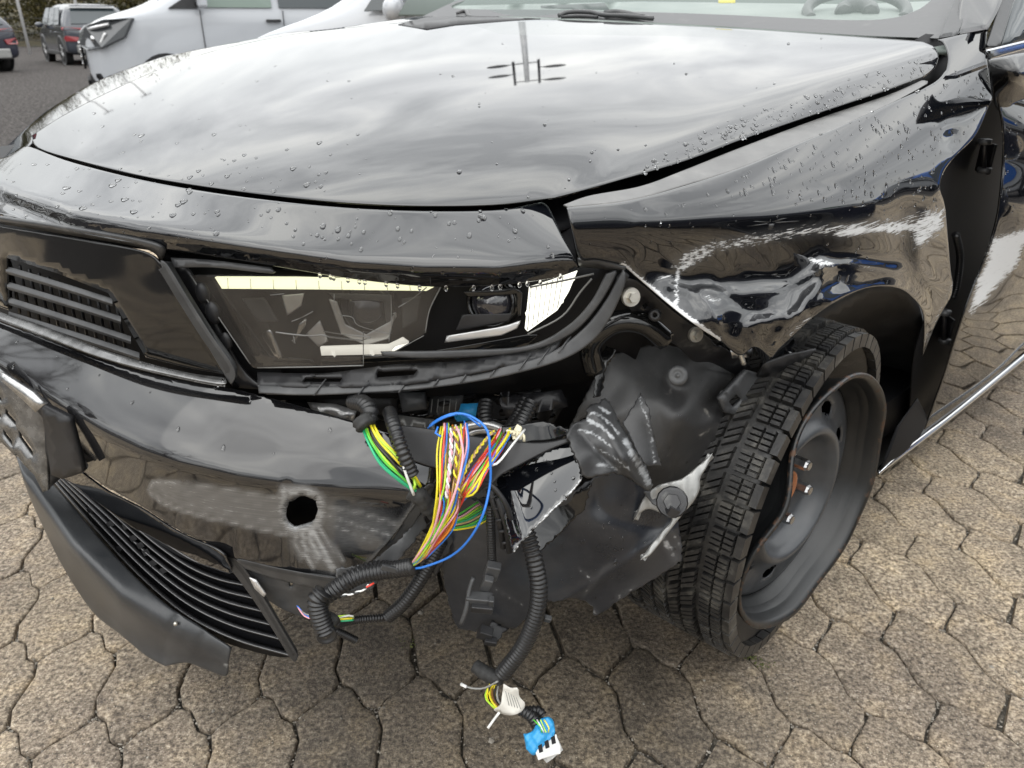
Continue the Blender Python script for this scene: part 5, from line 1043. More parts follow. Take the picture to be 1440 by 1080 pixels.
cond([(684, 565, 'd', 1.04), (682, 580, 'd', 1.03), (684, 596, 'd', 1.02)], .010, .006)
cond([(500, 900, 'd', 1.2), (440, 870, 'd', 1.15), (420, 850, 'd', 1.12)], .006, .004)
# taped joints
def lump(P, r, m='cloth_tape', name='tape_wrap'):
    Q = resample(cr([un3(p) for p in P], 8), .003); rr = r*(1+.25*rng.random(len(Q))); b = MB(); b.tube(Q, rr, 10); b.build(name, M[m], HN)
lump([(578, 690, 'd', .89), (590, 698, 'd', .89), (602, 712, 'd', .90), (612, 720, 'd', .91)], .0095); lump([(508, 588, 'd', .875), (516, 600, 'd', .872)], .0115)
lump([(470, 868, 'd', .99), (460, 880, 'd', .98)], .009)
lump([(668, 936, 'd', 1.08), (685, 948, 'd', 1.07), (706, 955, 'd', 1.06)], .009, 'cloth_tape')
# wires
wc = 0
def wire(P, col, r=.0013):
    Q = [(p[0]+(random.gauss(0, 1.5) if 0 < i < len(P)-1 else 0), p[1]+(random.gauss(0, 1.2) if 0 < i < len(P)-1 else 0), p[2], p[3]+random.gauss(0, .002)) for i, p in enumerate(P)]
    return tube('wire', HN, Q, r*.86, M[col], 6, step=.007)
cols = ['w_yellow', 'w_yellow', 'w_red', 'w_pink', 'w_blue', 'w_lime', 'w_brown', 'w_yellow', 'w_green', 'w_orange', 'w_white', 'w_red', 'w_black', 'w_lime', 'w_tan']
for i in range(22):                                             # main bundle falling from the cut ends
    t = i/21; x0 = 622+t*36+random.uniform(-3, 3); y0 = 597+random.uniform(-3, 6); x1 = 617+t*26; xm = 612+t*32
    P = [(x0, y0, 'd', .875), (x0-1+random.uniform(-3, 3), y0+35, 'd', .86), (xm+4, 680, 'd', .85), (xm+random.uniform(-2, 5), 715, 'd', .86), (605+t*14, 752, 'd', .885), (588+t*8, 782, 'd', .915), (577, 794+t*6, 'd', .94)]
    wire(P, cols[i % len(cols)], random.uniform(.0011, .0016))
cols2 = ['w_yellow', 'w_red', 'w_red', 'w_blue', 'w_brown', 'w_pink', 'w_green', 'w_orange', 'w_tan', 'w_brown', 'w_yellow', 'w_red', 'w_purple', 'w_tan']
for i in range(18):                                             # second bundle going up right
    t = i/17; x0 = 700+t*22+random.uniform(-2, 2); y0 = 606+random.uniform(-4, 6)
    P = [(x0, y0, 'd', .93), (688+t*18, 628+t*4, 'd', .90), (662+t*24, 662, 'd', .87), (642+t*24, 690, 'd', .86), (638+t*10, 712, 'd', .87), (628+t*6, 745, 'd', .885), (590+t*10, 785, 'd', .92)] if i % 2 else \
        [(x0, y0, 'd', .93), (686+t*20, 632, 'd', .90), (664+t*24, 664, 'd', .865), (648+t*22, 692, 'd', .86), (643+t*8, 700, 'd', .87)]
    wire(P, cols2[i % len(cols2)], random.uniform(.0011, .0016))
wire([(738, 604, 'd', .93), (722, 625, 'd', .90), (700, 650, 'd', .88), (690, 655, 'd', .88)], 'w_white', .0018); wire([(718, 600, 'd', .93), (712, 615, 'd', .91), (695, 640, 'd', .89)], 'w_yellow', .0018)
def twist(P, c1, c2, r=.0013):
    Q = resample(cr([un3(p) for p in P], 8), .0015)
    for ph, c in ((0, c1), (math.pi, c2)):
        s_ = np.arange(len(Q))*.0015; o_ = np.c_[np.cos(s_*420+ph), np.sin(s_*420+ph), 0*s_]*r
        b = MB(); b.tube(Q+o_, r, 5); b.build('wire', M[c], HN)
twist([(635, 602, 'd', .865), (634, 640, 'd', .85), (630, 680, 'd', .845), (628, 700, 'd', .85)], 'w_pink', 'w_white')
twist([(638, 600, 'd', .86), (644, 630, 'd', .85), (640, 665, 'd', .845), (648, 700, 'd', .85)], 'w_yellow', 'w_brown')
twist([(694, 606, 'd', .91), (672, 632, 'd', .88), (655, 660, 'd', .86), (648, 680, 'd', .855)], 'w_yellow', 'w_tan')
wire([(642, 600, 'd', .86), (650, 615, 'd', .85), (651, 640, 'd', .845), (644, 680, 'd', .84), (630, 720, 'd', .85), (606, 765, 'd', .88)], 'w_pink', .0016)
for i, c in enumerate(['w_yellow', 'w_red', 'w_green', 'w_lime', 'w_red', 'w_orange']):
    wire([(616+i*5, 700, 'd', .855), (612+i*5, 730, 'd', .87), (600+i*4, 760, 'd', .895), (584+i*2, 785, 'd', .925), (578, 795, 'd', .94)], c, .0017)
wire([(605, 598, 'd', .88), (618, 588, 'd', .865), (640, 580, 'd', .86), (662, 585, 'd', .86), (682, 605, 'd', .86), (689, 640, 'd', .86), (690, 680, 'd', .87), (680, 720, 'd', .87), (660, 760, 'd', .89), (632, 785, 'd', .91), (600, 796, 'd', .925), (580, 800, 'd', .935)], 'w_blue', .0018)
wire([(602, 602, 'd', .88), (616, 592, 'd', .865), (636, 582, 'd', .86), (655, 584, 'd', .87), (676, 600, 'd', .88)], 'w_blue', .0015); wire([(616, 600, 'd', .87), (612, 608, 'd', .865), (620, 614, 'd', .865)], 'w_blue', .0015); wire([(653, 592, 'd', .89), (654, 606, 'd', .88), (646, 612, 'd', .88)], 'w_blue', .0013)
for i, c in enumerate(['w_teal', 'w_teal', 'w_green', 'w_lime', 'w_black', 'w_black', 'w_yellow', 'w_lime', 'w_yellow']):   # left bundle
    wire([(508+i*2.2, 598, 'd', .88), (516+i*2.6, 625-i, 'd', .868), (536+i*2.8, 655-i*2, 'd', .865), (560+i*2.5, 677-i*2, 'd', .87), (584+i, 692-i, 'd', .885)], c, .0018)
wire([(562, 636, 'd', .86), (570, 668, 'd', .86), (582, 696, 'd', .875)], 'w_white', .002); wire([(580, 668, 'd', .875), (584, 680, 'd', .87), (580, 690, 'd', .88)], 'w_lime', .0018)
for i in range(9):
    wire([(600+i*2, 712+i, 'd', .91), (612+i, 728+i*2, 'd', .93), (640+i*3, 730+i*2-4, 'd', .96), (672+i*2, 706+i*3, 'd', .99)], ['w_green', 'w_pink', 'w_lime', 'w_green', 'w_teal', 'w_tan', 'w_green', 'w_teal', 'w_yellow'][i], .0014)
for i, c in enumerate(['w_lime', 'w_white', 'w_yellow', 'w_teal']): wire([(468, 868+i*2, 'd', 1.0), (490, 866+i*2, 'd', 1.0), (497, 867+i*1.5, 'd', 1.01)], c, .0016)
for i, c in enumerate(['w_grey', 'w_blue', 'w_pink']): wire([(418, 852, 'd', 1.02), (430, 862+i*3, 'd', 1.0), (446, 866+i*3, 'd', .99)], c, .0012)
twist([(480, 838, 'd', .94), (505, 832, 'd', .94), (520, 822, 'd', .94)], 'w_white', 'w_black', .0012); wire([(515, 826, 'd', .935), (526, 820, 'd', .935)], 'w_red', .0015)
b = MB(); b.add([un(720, 612, 'd', .93), un(728, 598, 'd', .93), un(735, 602, 'd', .93), un(731, 618, 'd', .925), un(722, 620, 'd', .925)], [(0, 1, 2, 3, 4)]); b.build('tape_remains', M['tape'], HN, smooth=False, thick=.006, bevel=.001)
for i in range(6): tube('tape_fibre', HN, [(720+i*2, 612, 'd', .925), (716+i*4, 604+i, 'd', .92), (712+i*5, 606+i*3, 'd', .92)], .0018, M['tape'])
b = MB(); c_ = un(549, 800, 'd', .935); b.box(c_, (.022, .004, .008), np.array([[.95, 0, .3], [0, 1, 0], [-.3, 0, .95]])); b.build('loom_clip', M['plastic_mid'], HN, smooth=False, bevel=.001)
# hanging end with a blue plug
for i in range(10):
    o_ = (i-4.5); wire([(700+o_*.8, 950, 'd', 1.06), (690+o_*1.6, 968, 'd', 1.065), (692+o_*1.8, 985, 'd', 1.07), (704+o_*1.4, 998, 'd', 1.07)], ['w_yellow', 'w_lime', 'w_black', 'w_yellow', 'w_black', 'w_yellow', 'w_brown', 'w_black', 'w_yellow', 'w_grey'][i], .0018)
wire([(650, 963, 'd', 1.08), (662, 968, 'd', 1.075), (680, 966, 'd', 1.065), (700, 958, 'd', 1.05)], 'w_grey', .0016); wire([(648, 962, 'd', 1.08), (656, 966, 'd', 1.078)], 'w_white', .0028)
sheet('paper_flag', HN, [[(708, 962), (718, 968), (728, 968), (730, 980), (738, 990), (734, 1000), (720, 1006), (706, 1004), (694, 998), (704, 990), (708, 962)]], [(708, 962, 'd', 1.05), (730, 980, 'd', 1.055), (720, 1006, 'd', 1.06), (694, 998, 'd', 1.065)], M['label'], step=5, thick=.001, disp=lambda x, y: .004*np.sin((x-y)*.15))
for k in range(5):
    P = np.array([un(711+k*4.2-k*.5, 972+k*2.2, 'd', 1.045), un(716+k*4.0, 992+k*1.2, 'd', 1.05)]); b = MB(); b.tube(P, .0005, 4); b.build('print_line', M['w_grey'], HN)
wire([(702, 1002, 'd', 1.06), (694, 1012, 'd', 1.06), (686, 1024, 'd', 1.06)], 'w_white', .0022)
cond([(728, 996, 'd', 1.07), (745, 1006, 'd', 1.07), (755, 1020, 'd', 1.07), (760, 1040, 'd', 1.07)], .0085, .005); cond([(740, 1000, 'd', 1.09), (756, 1000, 'd', 1.09), (762, 1006, 'd', 1.09)], .008, .005)
PL = sheet('blue_plug', HN, [[(736, 1032), (748, 1028), (758, 1012), (772, 1008), (779, 1016), (780, 1034), (770, 1044), (752, 1062), (740, 1054)]], [(736, 1032, 'd', 1.065), (772, 1008, 'd', 1.07), (780, 1034, 'd', 1.06), (752, 1062, 'd', 1.05), (757, 1035, 'd', 1.05)], M['blueplastic'], step=4, thick=.02, roll=3, rolld=.006, disp=lambda x, y: .003*np.sin(x*.5)*np.sin(y*.35))
for k in range(4): wire([(750+k*5, 1012, 'd', 1.058), (757+k*5, 1022, 'd', 1.052), (762+k*3, 1030, 'd', 1.05)], ['w_green', 'w_white', 'w_lime', 'w_yellow'][k], .0012)
sheet('white_plug', HN, [(752, 1056), (782, 1032), (789, 1050), (788, 1060), (757, 1069)], [(752, 1056, 'd', 1.05), (782, 1032, 'd', 1.06), (788, 1060, 'd', 1.05), (757, 1069, 'd', 1.045)], M['whiteplastic'], step=6, thick=.022, roll=1.5, rolld=.002)
for k in range(3): 
    x = 757+k*9; y = 1049-k*6; b = MB(); b.add([un(x, y, 'd', 1.04), un(x+5, y-3, 'd', 1.04), un(x+7, y+8, 'd', 1.036), un(x+2, y+10, 'd', 1.036)], [(0, 1, 2, 3)]); b.build('plug_latch', M['black'], PL, smooth=False, thick=.004)
# connector hanging from the thin branch
def cbox(name, px, py, d, size, ang, m): 
    c = un(px, py, 'd', d); R = np.array(Matrix.Rotation(ang, 3, 'Y') @ Matrix.Rotation(.3, 3, 'X')); b = MB(); b.box(c, size, R); return b.build(name, m, HN, smooth=False, bevel=.0015)
cbox('connector', 692, 803, .985, (.018, .012, .028), .25, M['plastic_mid']); cbox('connector', 684, 822, .985, (.012, .01, .03), .3, M['plastic_mid'])
cbox('connector', 674, 842, .985, (.034, .014, .014), .12, M['plastic_mid']); cbox('connector', 678, 853, .985, (.028, .014, .012), .12, M['plastic_dark']); cbox('connector', 691, 846, .98, (.007, .01, .014), .1, M['plastic_mid'])
tube('connector_pin', HN, [(666, 812, 'd', .98), (660, 830, 'd', .98), (656, 855, 'd', .98), (648, 878, 'd', .985)], .003, M['plastic_mid'])
cbox('connector', 682, 890, 1.12, (.02, .015, .018), .4, M['plastic_dark']); cbox('connector', 690, 902, 1.12, (.018, .01, .01), .2, M['plastic_dark'])
cbox('clip', 770, 870, 1.03, (.010, .008, .008), .3, M['plastic_mid'])

# ------------------------------------------------------------------ water on the bodywork
wm = M['water'] = mat('water', (1, 1, 1), .0, ior=1.33, trans=1.0)
db = MB()
def drop(P, Nn, r, el=1.0):
    Nn = Nn/np.linalg.norm(Nn); dn = np.array([0, 0, -1.])-Nn*(-Nn[2]); l = np.linalg.norm(dn)
    dn = dn/l if l > .05 else np.cross(Nn, [1., 0, 0]); dn /= np.linalg.norm(dn); sd_ = np.cross(Nn, dn); V = []; F = []; S_ = 10
    for (h, rr) in ((-.05, 1.0), (.25, .93), (.5, .66)):
        for k in range(S_):
            th = 2*math.pi*k/S_; c, s_ = math.cos(th), math.sin(th); tail = 1 if c > 0 else el
            V.append(P+r*(dn*c*rr*tail+sd_*s_*rr*.82+Nn*h*(1+.25*c)))
    V.append(P+Nn*r*.6); F = [(j*S_+k, j*S_+(k+1) % S_, (j+1)*S_+(k+1) % S_, (j+1)*S_+k) for j in range(2) for k in range(S_)]+[(2*S_+k, 2*S_+(k+1) % S_, 3*S_) for k in range(S_)]
    F.append(tuple(range(S_))[::-1]); db.add(V, F)
def rain(reg, region, n, r0, r1, elong=(1, 1.9)):
    V2, P3, F = REG[reg]; cen = V2[F].mean(1); k = inpoly(cen, np.array(region, float)); F = F[k]
    if not len(F): print('no faces', reg); return
    a = V2[F]; ar = np.abs(np.cross(a[:, 1]-a[:, 0], a[:, 2]-a[:, 0])); ar /= ar.sum()
    for i in rng.choice(len(F), n, p=ar):
        w_ = rng.dirichlet((1, 1, 1)); P = (P3[F[i]]*w_[:, None]).sum(0); q = P3[F[i]]; Nn = np.cross(q[1]-q[0], q[2]-q[0]); r = r0+(r1-r0)*rng.random()**2.6
        drop(P, Nn, r, rng.uniform(*elong))
rain('hood', [(860, 262), (1000, 180), (1150, 130), (1320, 70), (1325, 110), (1150, 165), (960, 232)], 260, .0010, .0036)
rain('hood', [(50, 190), (200, 90), (640, 25), (1200, 50), (1000, 190), (780, 280), (400, 278), (200, 248)], 90, .0009, .0038)
rain('hood', [(60, 190), (200, 190), (460, 240), (480, 285), (200, 248), (60, 210)], 40, .0010, .0042)
rain('front', [(0, 205), (200, 250), (420, 285), (760, 290), (780, 350), (500, 350), (200, 320), (0, 260)], 130, .0009, .0046)
rain('front', [(0, 260), (200, 318), (500, 350), (790, 360), (800, 380), (600, 400), (200, 345), (0, 300)], 40, .0010, .0028)
rain('fender', [(1000, 270), (1100, 215), (1330, 100), (1390, 60), (1395, 130), (1330, 240), (1320, 300), (1100, 280)], 330, .0010, .0032, (1.2, 2.4))
rain('fender', [(820, 300), (1000, 270), (1320, 300), (1300, 380), (1000, 350), (830, 350)], 70, .0009, .0026)
rain('bumper', [(0, 455), (330, 550), (600, 620), (560, 690), (300, 660), (0, 510)], 14, .0015, .004)
rain('flap', [(780, 700), (940, 700), (950, 780), (850, 850), (780, 830)], 60, .0010, .0036)
rain('corner', [(700, 670), (815, 630), (815, 690), (730, 770)], 9, .0015, .0035); rain('door', [(1400, 120), (1440, 90), (1440, 300), (1400, 320)], 50, .001, .0026)
rain('liner', [(840, 520), (1030, 520), (960, 670), (900, 640)], 25, .0008, .0018)
for x in [448, 462, 470, 489, 503, 512, 540, 561, 590, 630, 668, 690, 702, 728, 741, 757, 790]:                # drops hanging from the lower edge of the panel
    yb = float(np.interp(x, [200, 300, 400, 500, 600, 690, 760, 815], [345, 360, 377, 393, 403, 402, 394, 379])); P = un(x+random.uniform(-3, 3), yb+1, 'c', -.012); db.ball(P+np.array([0, 0, -.0015]), (.0022, .0022, .0034), 8, 6)
db.build('water_drops', wm, CAR, kind='stuff')

# ------------------------------------------------------------------ other vehicles
def rot2(a): c, s_ = math.cos(a), math.sin(a); return np.array([[c, -s_, 0], [s_, c, 0], [0, 0, 1]])
def bodyloft(st, ring):
    V = []; 
    for s_ in st: V += ring(s_)
    n = len(V)//len(st); F = [(i*n+j, i*n+(j+1) % n, (i+1)*n+(j+1) % n, (i+1)*n+j) for i in range(len(st)-1) for j in range(n)]
    F += [tuple(range(n))[::-1], tuple((len(st)-1)*n+j for j in range(n))]; return V, F
def wheel_local(parent, x, y, r, side, wd=.2, cap=(.35, .35, .36)):
    b = MB(); b.rev((x, y, r), (0, side, 0), [(r*.62, -.02), (r*.68, .0), (r*.9, .006), (r, -.02), (r, -wd), (r*.6, -wd)], 28); w_ = b.build('wheel', M['rubber'], parent)
    b = MB(); b.rev((x, y, r), (0, side, 0), [(0, -.03), (r*.2, -.02), (r*.58, -.045), (r*.64, -.01), (r*.66, -.03)], 28); h = b.build('hubcap', M['greymetal'], w_)
    for k in range(5):
        a = 2*math.pi*k/5; q = MB(); q.tube(np.array([(x+r*.1*math.cos(a), y+side*-.012, r+r*.1*math.sin(a)), (x+r*.6*math.cos(a), y+side*-.018, r+r*.6*math.sin(a))]), r*.09, 5); q.build('spoke', M['silver'], w_)
def small_car(name, loc, rz, paint, label, group=None, suv=True, rear=True, cat='car'):
    """length along x, nose at +x; hatchback/SUV body with arches, windows, lamps and wheels"""
    o = empty(name, (0, 0, 0), 0, label=label, cat=cat, group=group)
    h = 1.56 if suv else 1.46; hw = .90
    #      x     zb    zbelt  zroof  inset
    st = [(-2.10, .42, .80, .84, .02, .80), (-2.06, .30, .92, .98, .03, .88), (-1.98, .25, 1.0, 1.12, .06, .90), (-1.80, .24, 1.02, h-.14, .14, .90), (-1.55, .24, 1.02, h-.03, .18, .90), (-.9, .22, 1.0, h, .19, .90), (0, .22, .98, h, .19, .90), (.45, .22, .96, h-.06, .19, .90), (.85, .22, .96, h-.26, .16, .90), (1.2, .22, .95, 1.02, .08, .90), (1.7, .24, .88, .93, .06, .88), (1.98, .28, .76, .80, .04, .82), (2.1, .38, .64, .68, .02, .72)]
    def ring(s_):
        x, zb, zt, zr, ins, w_ = s_
        L_ = [(x, -w_+.04, zb), (x, -w_, zb+.12), (x, -w_, (zb+zt)/2), (x, -w_+.015, zt), (x, -w_+.03+ins*.5, (zt+zr)/2), (x, -w_+.05+ins, zr-.02), (x, -w_+.20+ins, zr), (x, 0, zr+.015)]
        return L_+[(a, -b, c) for a, b, c in L_[::-1][1:]]
    V, F = bodyloft(st, ring); me = mk('body', V, F, paint, o); mo = me.modifiers.new('s', 'SUBSURF'); mo.levels = mo.render_levels = 2
    for s_ in (-1, 1):
        for xa in (-1.32, 1.28):
            b = MB(); b.rev((xa, s_*(hw+.004), .36), (0, s_, 0), [(.33, -.2), (.335, .004), (.40, .006), (.41, -.02)], 28, 0, 2*math.pi); b.build('arch', M['plastic_mid'], o); wheel_local(o, xa, s_*(hw+.002), .335, s_)
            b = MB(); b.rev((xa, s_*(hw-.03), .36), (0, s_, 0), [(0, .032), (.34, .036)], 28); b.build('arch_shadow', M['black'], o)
        y0, y1 = s_*(hw-.005), s_*(hw-.155)
        for (xa, xb, xc, xd) in ((-1.62, -.92, -.86, -1.42), (-.88, -.05, -.1, -.82), (0, .95, .55, -.02)):
            q = MB(); q.add([(xa, y0, 1.03), (xb, y0, 1.01), (xc, y1, h-.10), (xd, y1, h-.09)], [(0, 1, 2, 3)]); q.build('side_window', M['glass'], o, smooth=False, thick=.012, offset=1 if s_ < 0 else -1)
        q = MB(); q.box((0, s_*(hw+.01), .30), (2.0, .03, .10)); q.build('sill', M['plastic_mid'], o, smooth=False, bevel=.01)
        for xx in (-.1, -.9):
            q = MB(); q.box((xx-.15, s_*(hw+.012), .84), (.18, .02, .03)); q.build('door_handle', M['chrome'], o, smooth=False, bevel=.005)
        q = MB(); q.ball((.72, s_*(hw+.10), 1.02), (.08, .11, .075), 12, 8); q.build('mirror', paint, o)
        q = MB(); q.add([(-2.075, s_*.30, .93), (-2.03, s_*.84, .97), (-1.90, s_*.905, .95), (-1.96, s_*.905, .90), (-2.07, s_*.84, .90), (-2.095, s_*.34, .905)], [(0, 1, 2, 3, 4, 5)]); q.build('tail_lamp', M['taillight'], o, smooth=False, thick=.03, offset=0)
        q = MB(); q.add([(-2.11, s_*.55, .72), (-2.06, s_*.86, .76), (-2.0, s_*.905, .70), (-2.06, s_*.88, .62), (-2.12, s_*.6, .62)], [(0, 1, 2, 3, 4)]); q.build('tail_lamp', M['taillight'], o, smooth=False, thick=.03, offset=0)
        q = MB(); q.add([(2.06, s_*.40, .70), (1.96, s_*.78, .76), (1.80, s_*.86, .80), (1.84, s_*.86, .68), (2.04, s_*.66, .62)], [(0, 1, 2, 3, 4)]); q.build('headlight', M['reflector'], o, smooth=False, thick=.04, offset=0)
    q = MB(); q.add([(-2.03, -.66, 1.05), (-2.03, .66, 1.05), (-1.77, .56, h-.12), (-1.77, -.56, h-.12)], [(0, 1, 2, 3)]); q.build('rear_window', M['glass'], o, smooth=False, thick=.03, offset=0)
    q = MB(); q.box((-1.80, 0, h-.055), (.18, 1.12, .03)); q.build('spoiler', paint, o, smooth=False, bevel=.01)
    q = MB(); q.add([(1.16, -.70, 1.02), (1.16, .70, 1.02), (.62, .58, h-.11), (.62, -.58, h-.11)], [(0, 1, 2, 3)]); q.build('windscreen', M['glass'], o, smooth=False, thick=.03, offset=0)
    q = MB(); q.box((-2.08, 0, .42), (.08, 1.3, .22)); q.build('bumper_insert', M['greymetal'], o, smooth=False, bevel=.03)
    q = MB(); q.box((-2.115, 0, .74), (.012, .52, .11)); q.build('number_plate', M['polewhite'] if False else M['plastic_mid'], o, smooth=False)
    q = MB(); q.ball((-2.10, 0, .90), (.01, .09, .045), 12, 6); q.build('badge', M['chrome'], o)
    q = MB(); q.box((2.09, 0, .46), (.05, 1.0, .16)); q.build('grille', M['black'], o, smooth=False, bevel=.01)
    o.location = loc; o.rotation_euler = (0, 0, rz); return o
def copy_tree(o, loc, rz, label, paint=None):
    c = o.copy(); COL.objects.link(c); c.location = loc; c.rotation_euler = (0, 0, rz); c['label'] = label
    def rec(a, b):
        for ch in [x for x in ALL if x.parent == a]:
            d = ch.copy(); COL.objects.link(d); d.parent = b; rec(ch, d)
    ALL = list(bpy.data.objects); rec(o, c)
    return c
def at(px, zc_, z=0):
    f_ = zc_; return (px-720)/FPX*(f_*cp+(CAM_H-z)*sp), f_
x, y = at(52, 24.0); suv = small_car('parked_car', (x+.9, y+1.2, -.07), math.radians(128), M['darkgrey'], 'dark grey parked crossover seen from behind, left of the white van', group='cars parked at the back of the lot')
x, y = at(-20, 21.0); small_car('parked_car', (x-1.0, y-.2, -.07), math.radians(150), M['navy'], 'dark saloon cut off by the left edge, beside the grey crossover', group='cars parked at the back of the lot', suv=False)
x, y = at(150, 36.0); small_car('parked_car', (x, y, -.07), math.radians(20), M['red'], 'red car mostly hidden behind the front of the white van', group='cars parked at the back of the lot', suv=False)

def van(name, loc, rz, label, stripe=False, group='white vans on the lot', paint='white'):
    o = empty(name, (0, 0, 0), 0, label=label, cat='van', group=group)
    #      x    zb   z_hip  z_top  half width
    st = [(2.50, .50, .80, .86, .60), (2.46, .34, .92, .99, .78), (2.36, .26, 1.04, 1.10, .90), (2.15, .24, 1.14, 1.19, .96), (1.75, .24, 1.20, 1.28, .985), (1.45, .24, 1.22, 1.42, .985), (1.05, .24, 1.22, 1.72, .985), (.62, .24, 1.22, 1.95, .985), (.2, .24, 1.22, 2.0, .985), (-1.0, .24, 1.22, 2.02, .985), (-2.3, .24, 1.22, 2.0, .98), (-2.45, .3, 1.22, 1.95, .96)]
    def ring(s_):
        x, zb, zt, zr, w_ = s_; ins = min(.16, (zr-zt)*.20)
        L_ = [(x, -w_+.05, zb), (x, -w_, zb+.12), (x, -w_-.0, (zb+zt)/2-.1), (x, -w_+.01, zt-.08), (x, -w_+.02, zt), (x, -w_+.04+ins*.5, (zt+zr)/2), (x, -w_+.07+ins, zr-.04), (x, -w_+.2+ins, zr), (x, 0, zr+.03)]
        return L_+[(a, -b, c) for a, b, c in L_[::-1][1:]]
    V, F = bodyloft(st, ring); me = mk('body', V, F, M[paint], o); mo = me.modifiers.new('s', 'SUBSURF'); mo.levels = mo.render_levels = 2
    for s_ in (-1, 1):
        W_ = .99
        q = MB(); q.add([(.98, s_*(W_-.035), 1.30), (.10, s_*(W_-.03), 1.30), (.10, s_*(W_-.13), 1.84), (.55, s_*(W_-.13), 1.82), (.80, s_*(W_-.08), 1.60)], [(0, 1, 2, 3, 4)]); q.build('side_window', M['glassgreen'], o, smooth=False, thick=.02, offset=0)
        q = MB(); q.add([(1.42, s_*(W_-.035), 1.29), (1.06, s_*(W_-.03), 1.29), (1.06, s_*(W_-.05), 1.50)], [(0, 1, 2)]); q.build('quarter_window', M['plastic_dark'], o, smooth=False, thick=.03, offset=0)
        q = MB(); q.add([(0.0, s_*(W_-.03), 1.30), (-1.2, s_*(W_-.03), 1.30), (-1.2, s_*(W_-.13), 1.84), (0.0, s_*(W_-.13), 1.84)], [(0, 1, 2, 3)]); 
        if not stripe: q.build('side_window', M['glass'], o, smooth=False, thick=.02, offset=0)
        for xx in (1.04, -.04, -1.28):
            q = MB(); q.box((xx, s_*(W_-.002), .78), (.010, .012, .98)); q.build('door_gap', M['plastic_dark'], o, smooth=False)
        q = MB(); q.box((.10, s_*(W_+.01), 1.14), (.20, .03, .035)); q.build('door_handle', M['plastic_dark'], o, smooth=False, bevel=.006)
        q = MB(); q.box((.4, s_*(W_+.004), .55), (2.6, .025, .07)); q.build('side_moulding', M['plastic_mid'], o, smooth=False, bevel=.006)
        q = MB(); q.box((1.02, s_*(W_+.16), 1.42), (.12, .20, .26)); mm = q.build('mirror', M['white'], o, smooth=False, bevel=.035)
        q = MB(); q.tube(np.array([(1.06, s_*(W_-.05), 1.34), (1.03, s_*(W_+.1), 1.36)]), .035, 8); q.build('mirror_arm', M['plastic_dark'], mm)
        for xa in (1.55, -1.45):
            wheel_local(o, xa, s_*(W_+.0), .34, s_); b = MB(); b.rev((xa, s_*(W_-.02), .36), (0, s_, 0), [(0, .022), (.39, .024), (.40, .0)], 28); b.build('arch', M['black'], o)
        if stripe: q = MB(); q.box((-.8, s_*(W_+.006), .95), (3.0, .012, .35)); q.build('blue_band', M['blue'], o, smooth=False)
        q = MB(); q.add([(2.50, s_*.46, .99), (2.42, s_*.80, 1.07), (2.20, s_*.965, 1.15), (1.86, s_*1.0, 1.17), (2.0, s_*1.0, .95), (2.28, s_*.985, .83), (2.46, s_*.80, .80), (2.52, s_*.54, .85)], [(0, 1, 2, 3, 4, 5, 6, 7)]); hl = q.build('headlight', M['lampglass'], o, smooth=False, thick=.05, offset=0)
        q = MB(); q.ball((2.37, s_*.865, .93), (.035, .07, .05), 12, 8); q.ball((2.43, s_*.70, .93), (.03, .07, .04), 12, 8); q.build('reflector', M['reflector'], hl)
        q = MB(); q.tube(cr([(2.47, s_*.56, .985), (2.37, s_*.88, 1.05), (2.16, s_*.98, 1.10)], 5), .022, 6); q.tube(cr([(2.30, s_*.96, .87), (2.22, s_*.975, 1.0)], 5), .02, 6); q.build('light_bar', M['silver'], hl)
        q = MB(); q.add([(2.47, s_*.62, .50), (2.38, s_*.88, .52), (2.33, s_*.92, .40), (2.42, s_*.80, .34), (2.47, s_*.62, .36)], [(0, 1, 2, 3, 4)]); q.build('fog_lamp_recess', M['black'], o, smooth=False, thick=.04, offset=0)
    q = MB(); q.add([(1.52, -.78, 1.36), (1.52, .78, 1.36), (.72, .70, 1.92), (.72, -.70, 1.92)], [(0, 1, 2, 3)]); q.build('windscreen', M['glass'], o, smooth=False, thick=.04, offset=0)
    q = MB(); q.add([(2.515, -.52, .92), (2.515, .52, .92), (2.53, .44, .56), (2.53, -.44, .56)], [(0, 1, 2, 3)]); g = q.build('grille', M['black'], o, smooth=False, thick=.03, offset=0)
    for k in range(4): q = MB(); q.box((2.54, 0, .62+k*.085), (.03, .98-.03*(3-k), .028)); q.build('grille_bar', M['chrome'], g, smooth=False, bevel=.006)
    q = MB(); q.box((2.50, 0, .36), (.06, .9, .12)); q.build('lower_intake', M['black'], o, smooth=False, bevel=.01)
    o.location = loc; o.rotation_euler = (0, 0, rz); return o
VX, VY = (118-720)/FPX*(10.6*cp+.6*sp), 10.6
rz = math.radians(180+27)
fx = VX+2.5*math.cos(rz-math.pi)*1; fy = VY+2.5*math.sin(rz-math.pi)+.95
van('white_van', (fx-.42, fy, -.07), rz, 'white van with chrome grille bars parked nose to the left behind the damaged car')
wc_ = small_car('white_car', (.0, 6.7, -.07), math.radians(180-4), M['white'], 'tall white car just behind the bonnet, only its sloping nose showing left of the windscreen', suv=True); wc_.scale = (1, 1, 1.19)
van('white_van', (11.5, 3.2, -.07), math.radians(100), 'white van with a blue band, out to the right of the damaged car', stripe=True)
small_car('parked_car', (9.8, -1.8, -.07), math.radians(75), M['red'], 'red hatchback parked out to the right of the damaged car', group='cars parked beside the lot')
small_car('parked_car', (13.5, 8.2, -.07), math.radians(95), M['blue'], 'blue car parked far out to the right', group='cars parked beside the lot')
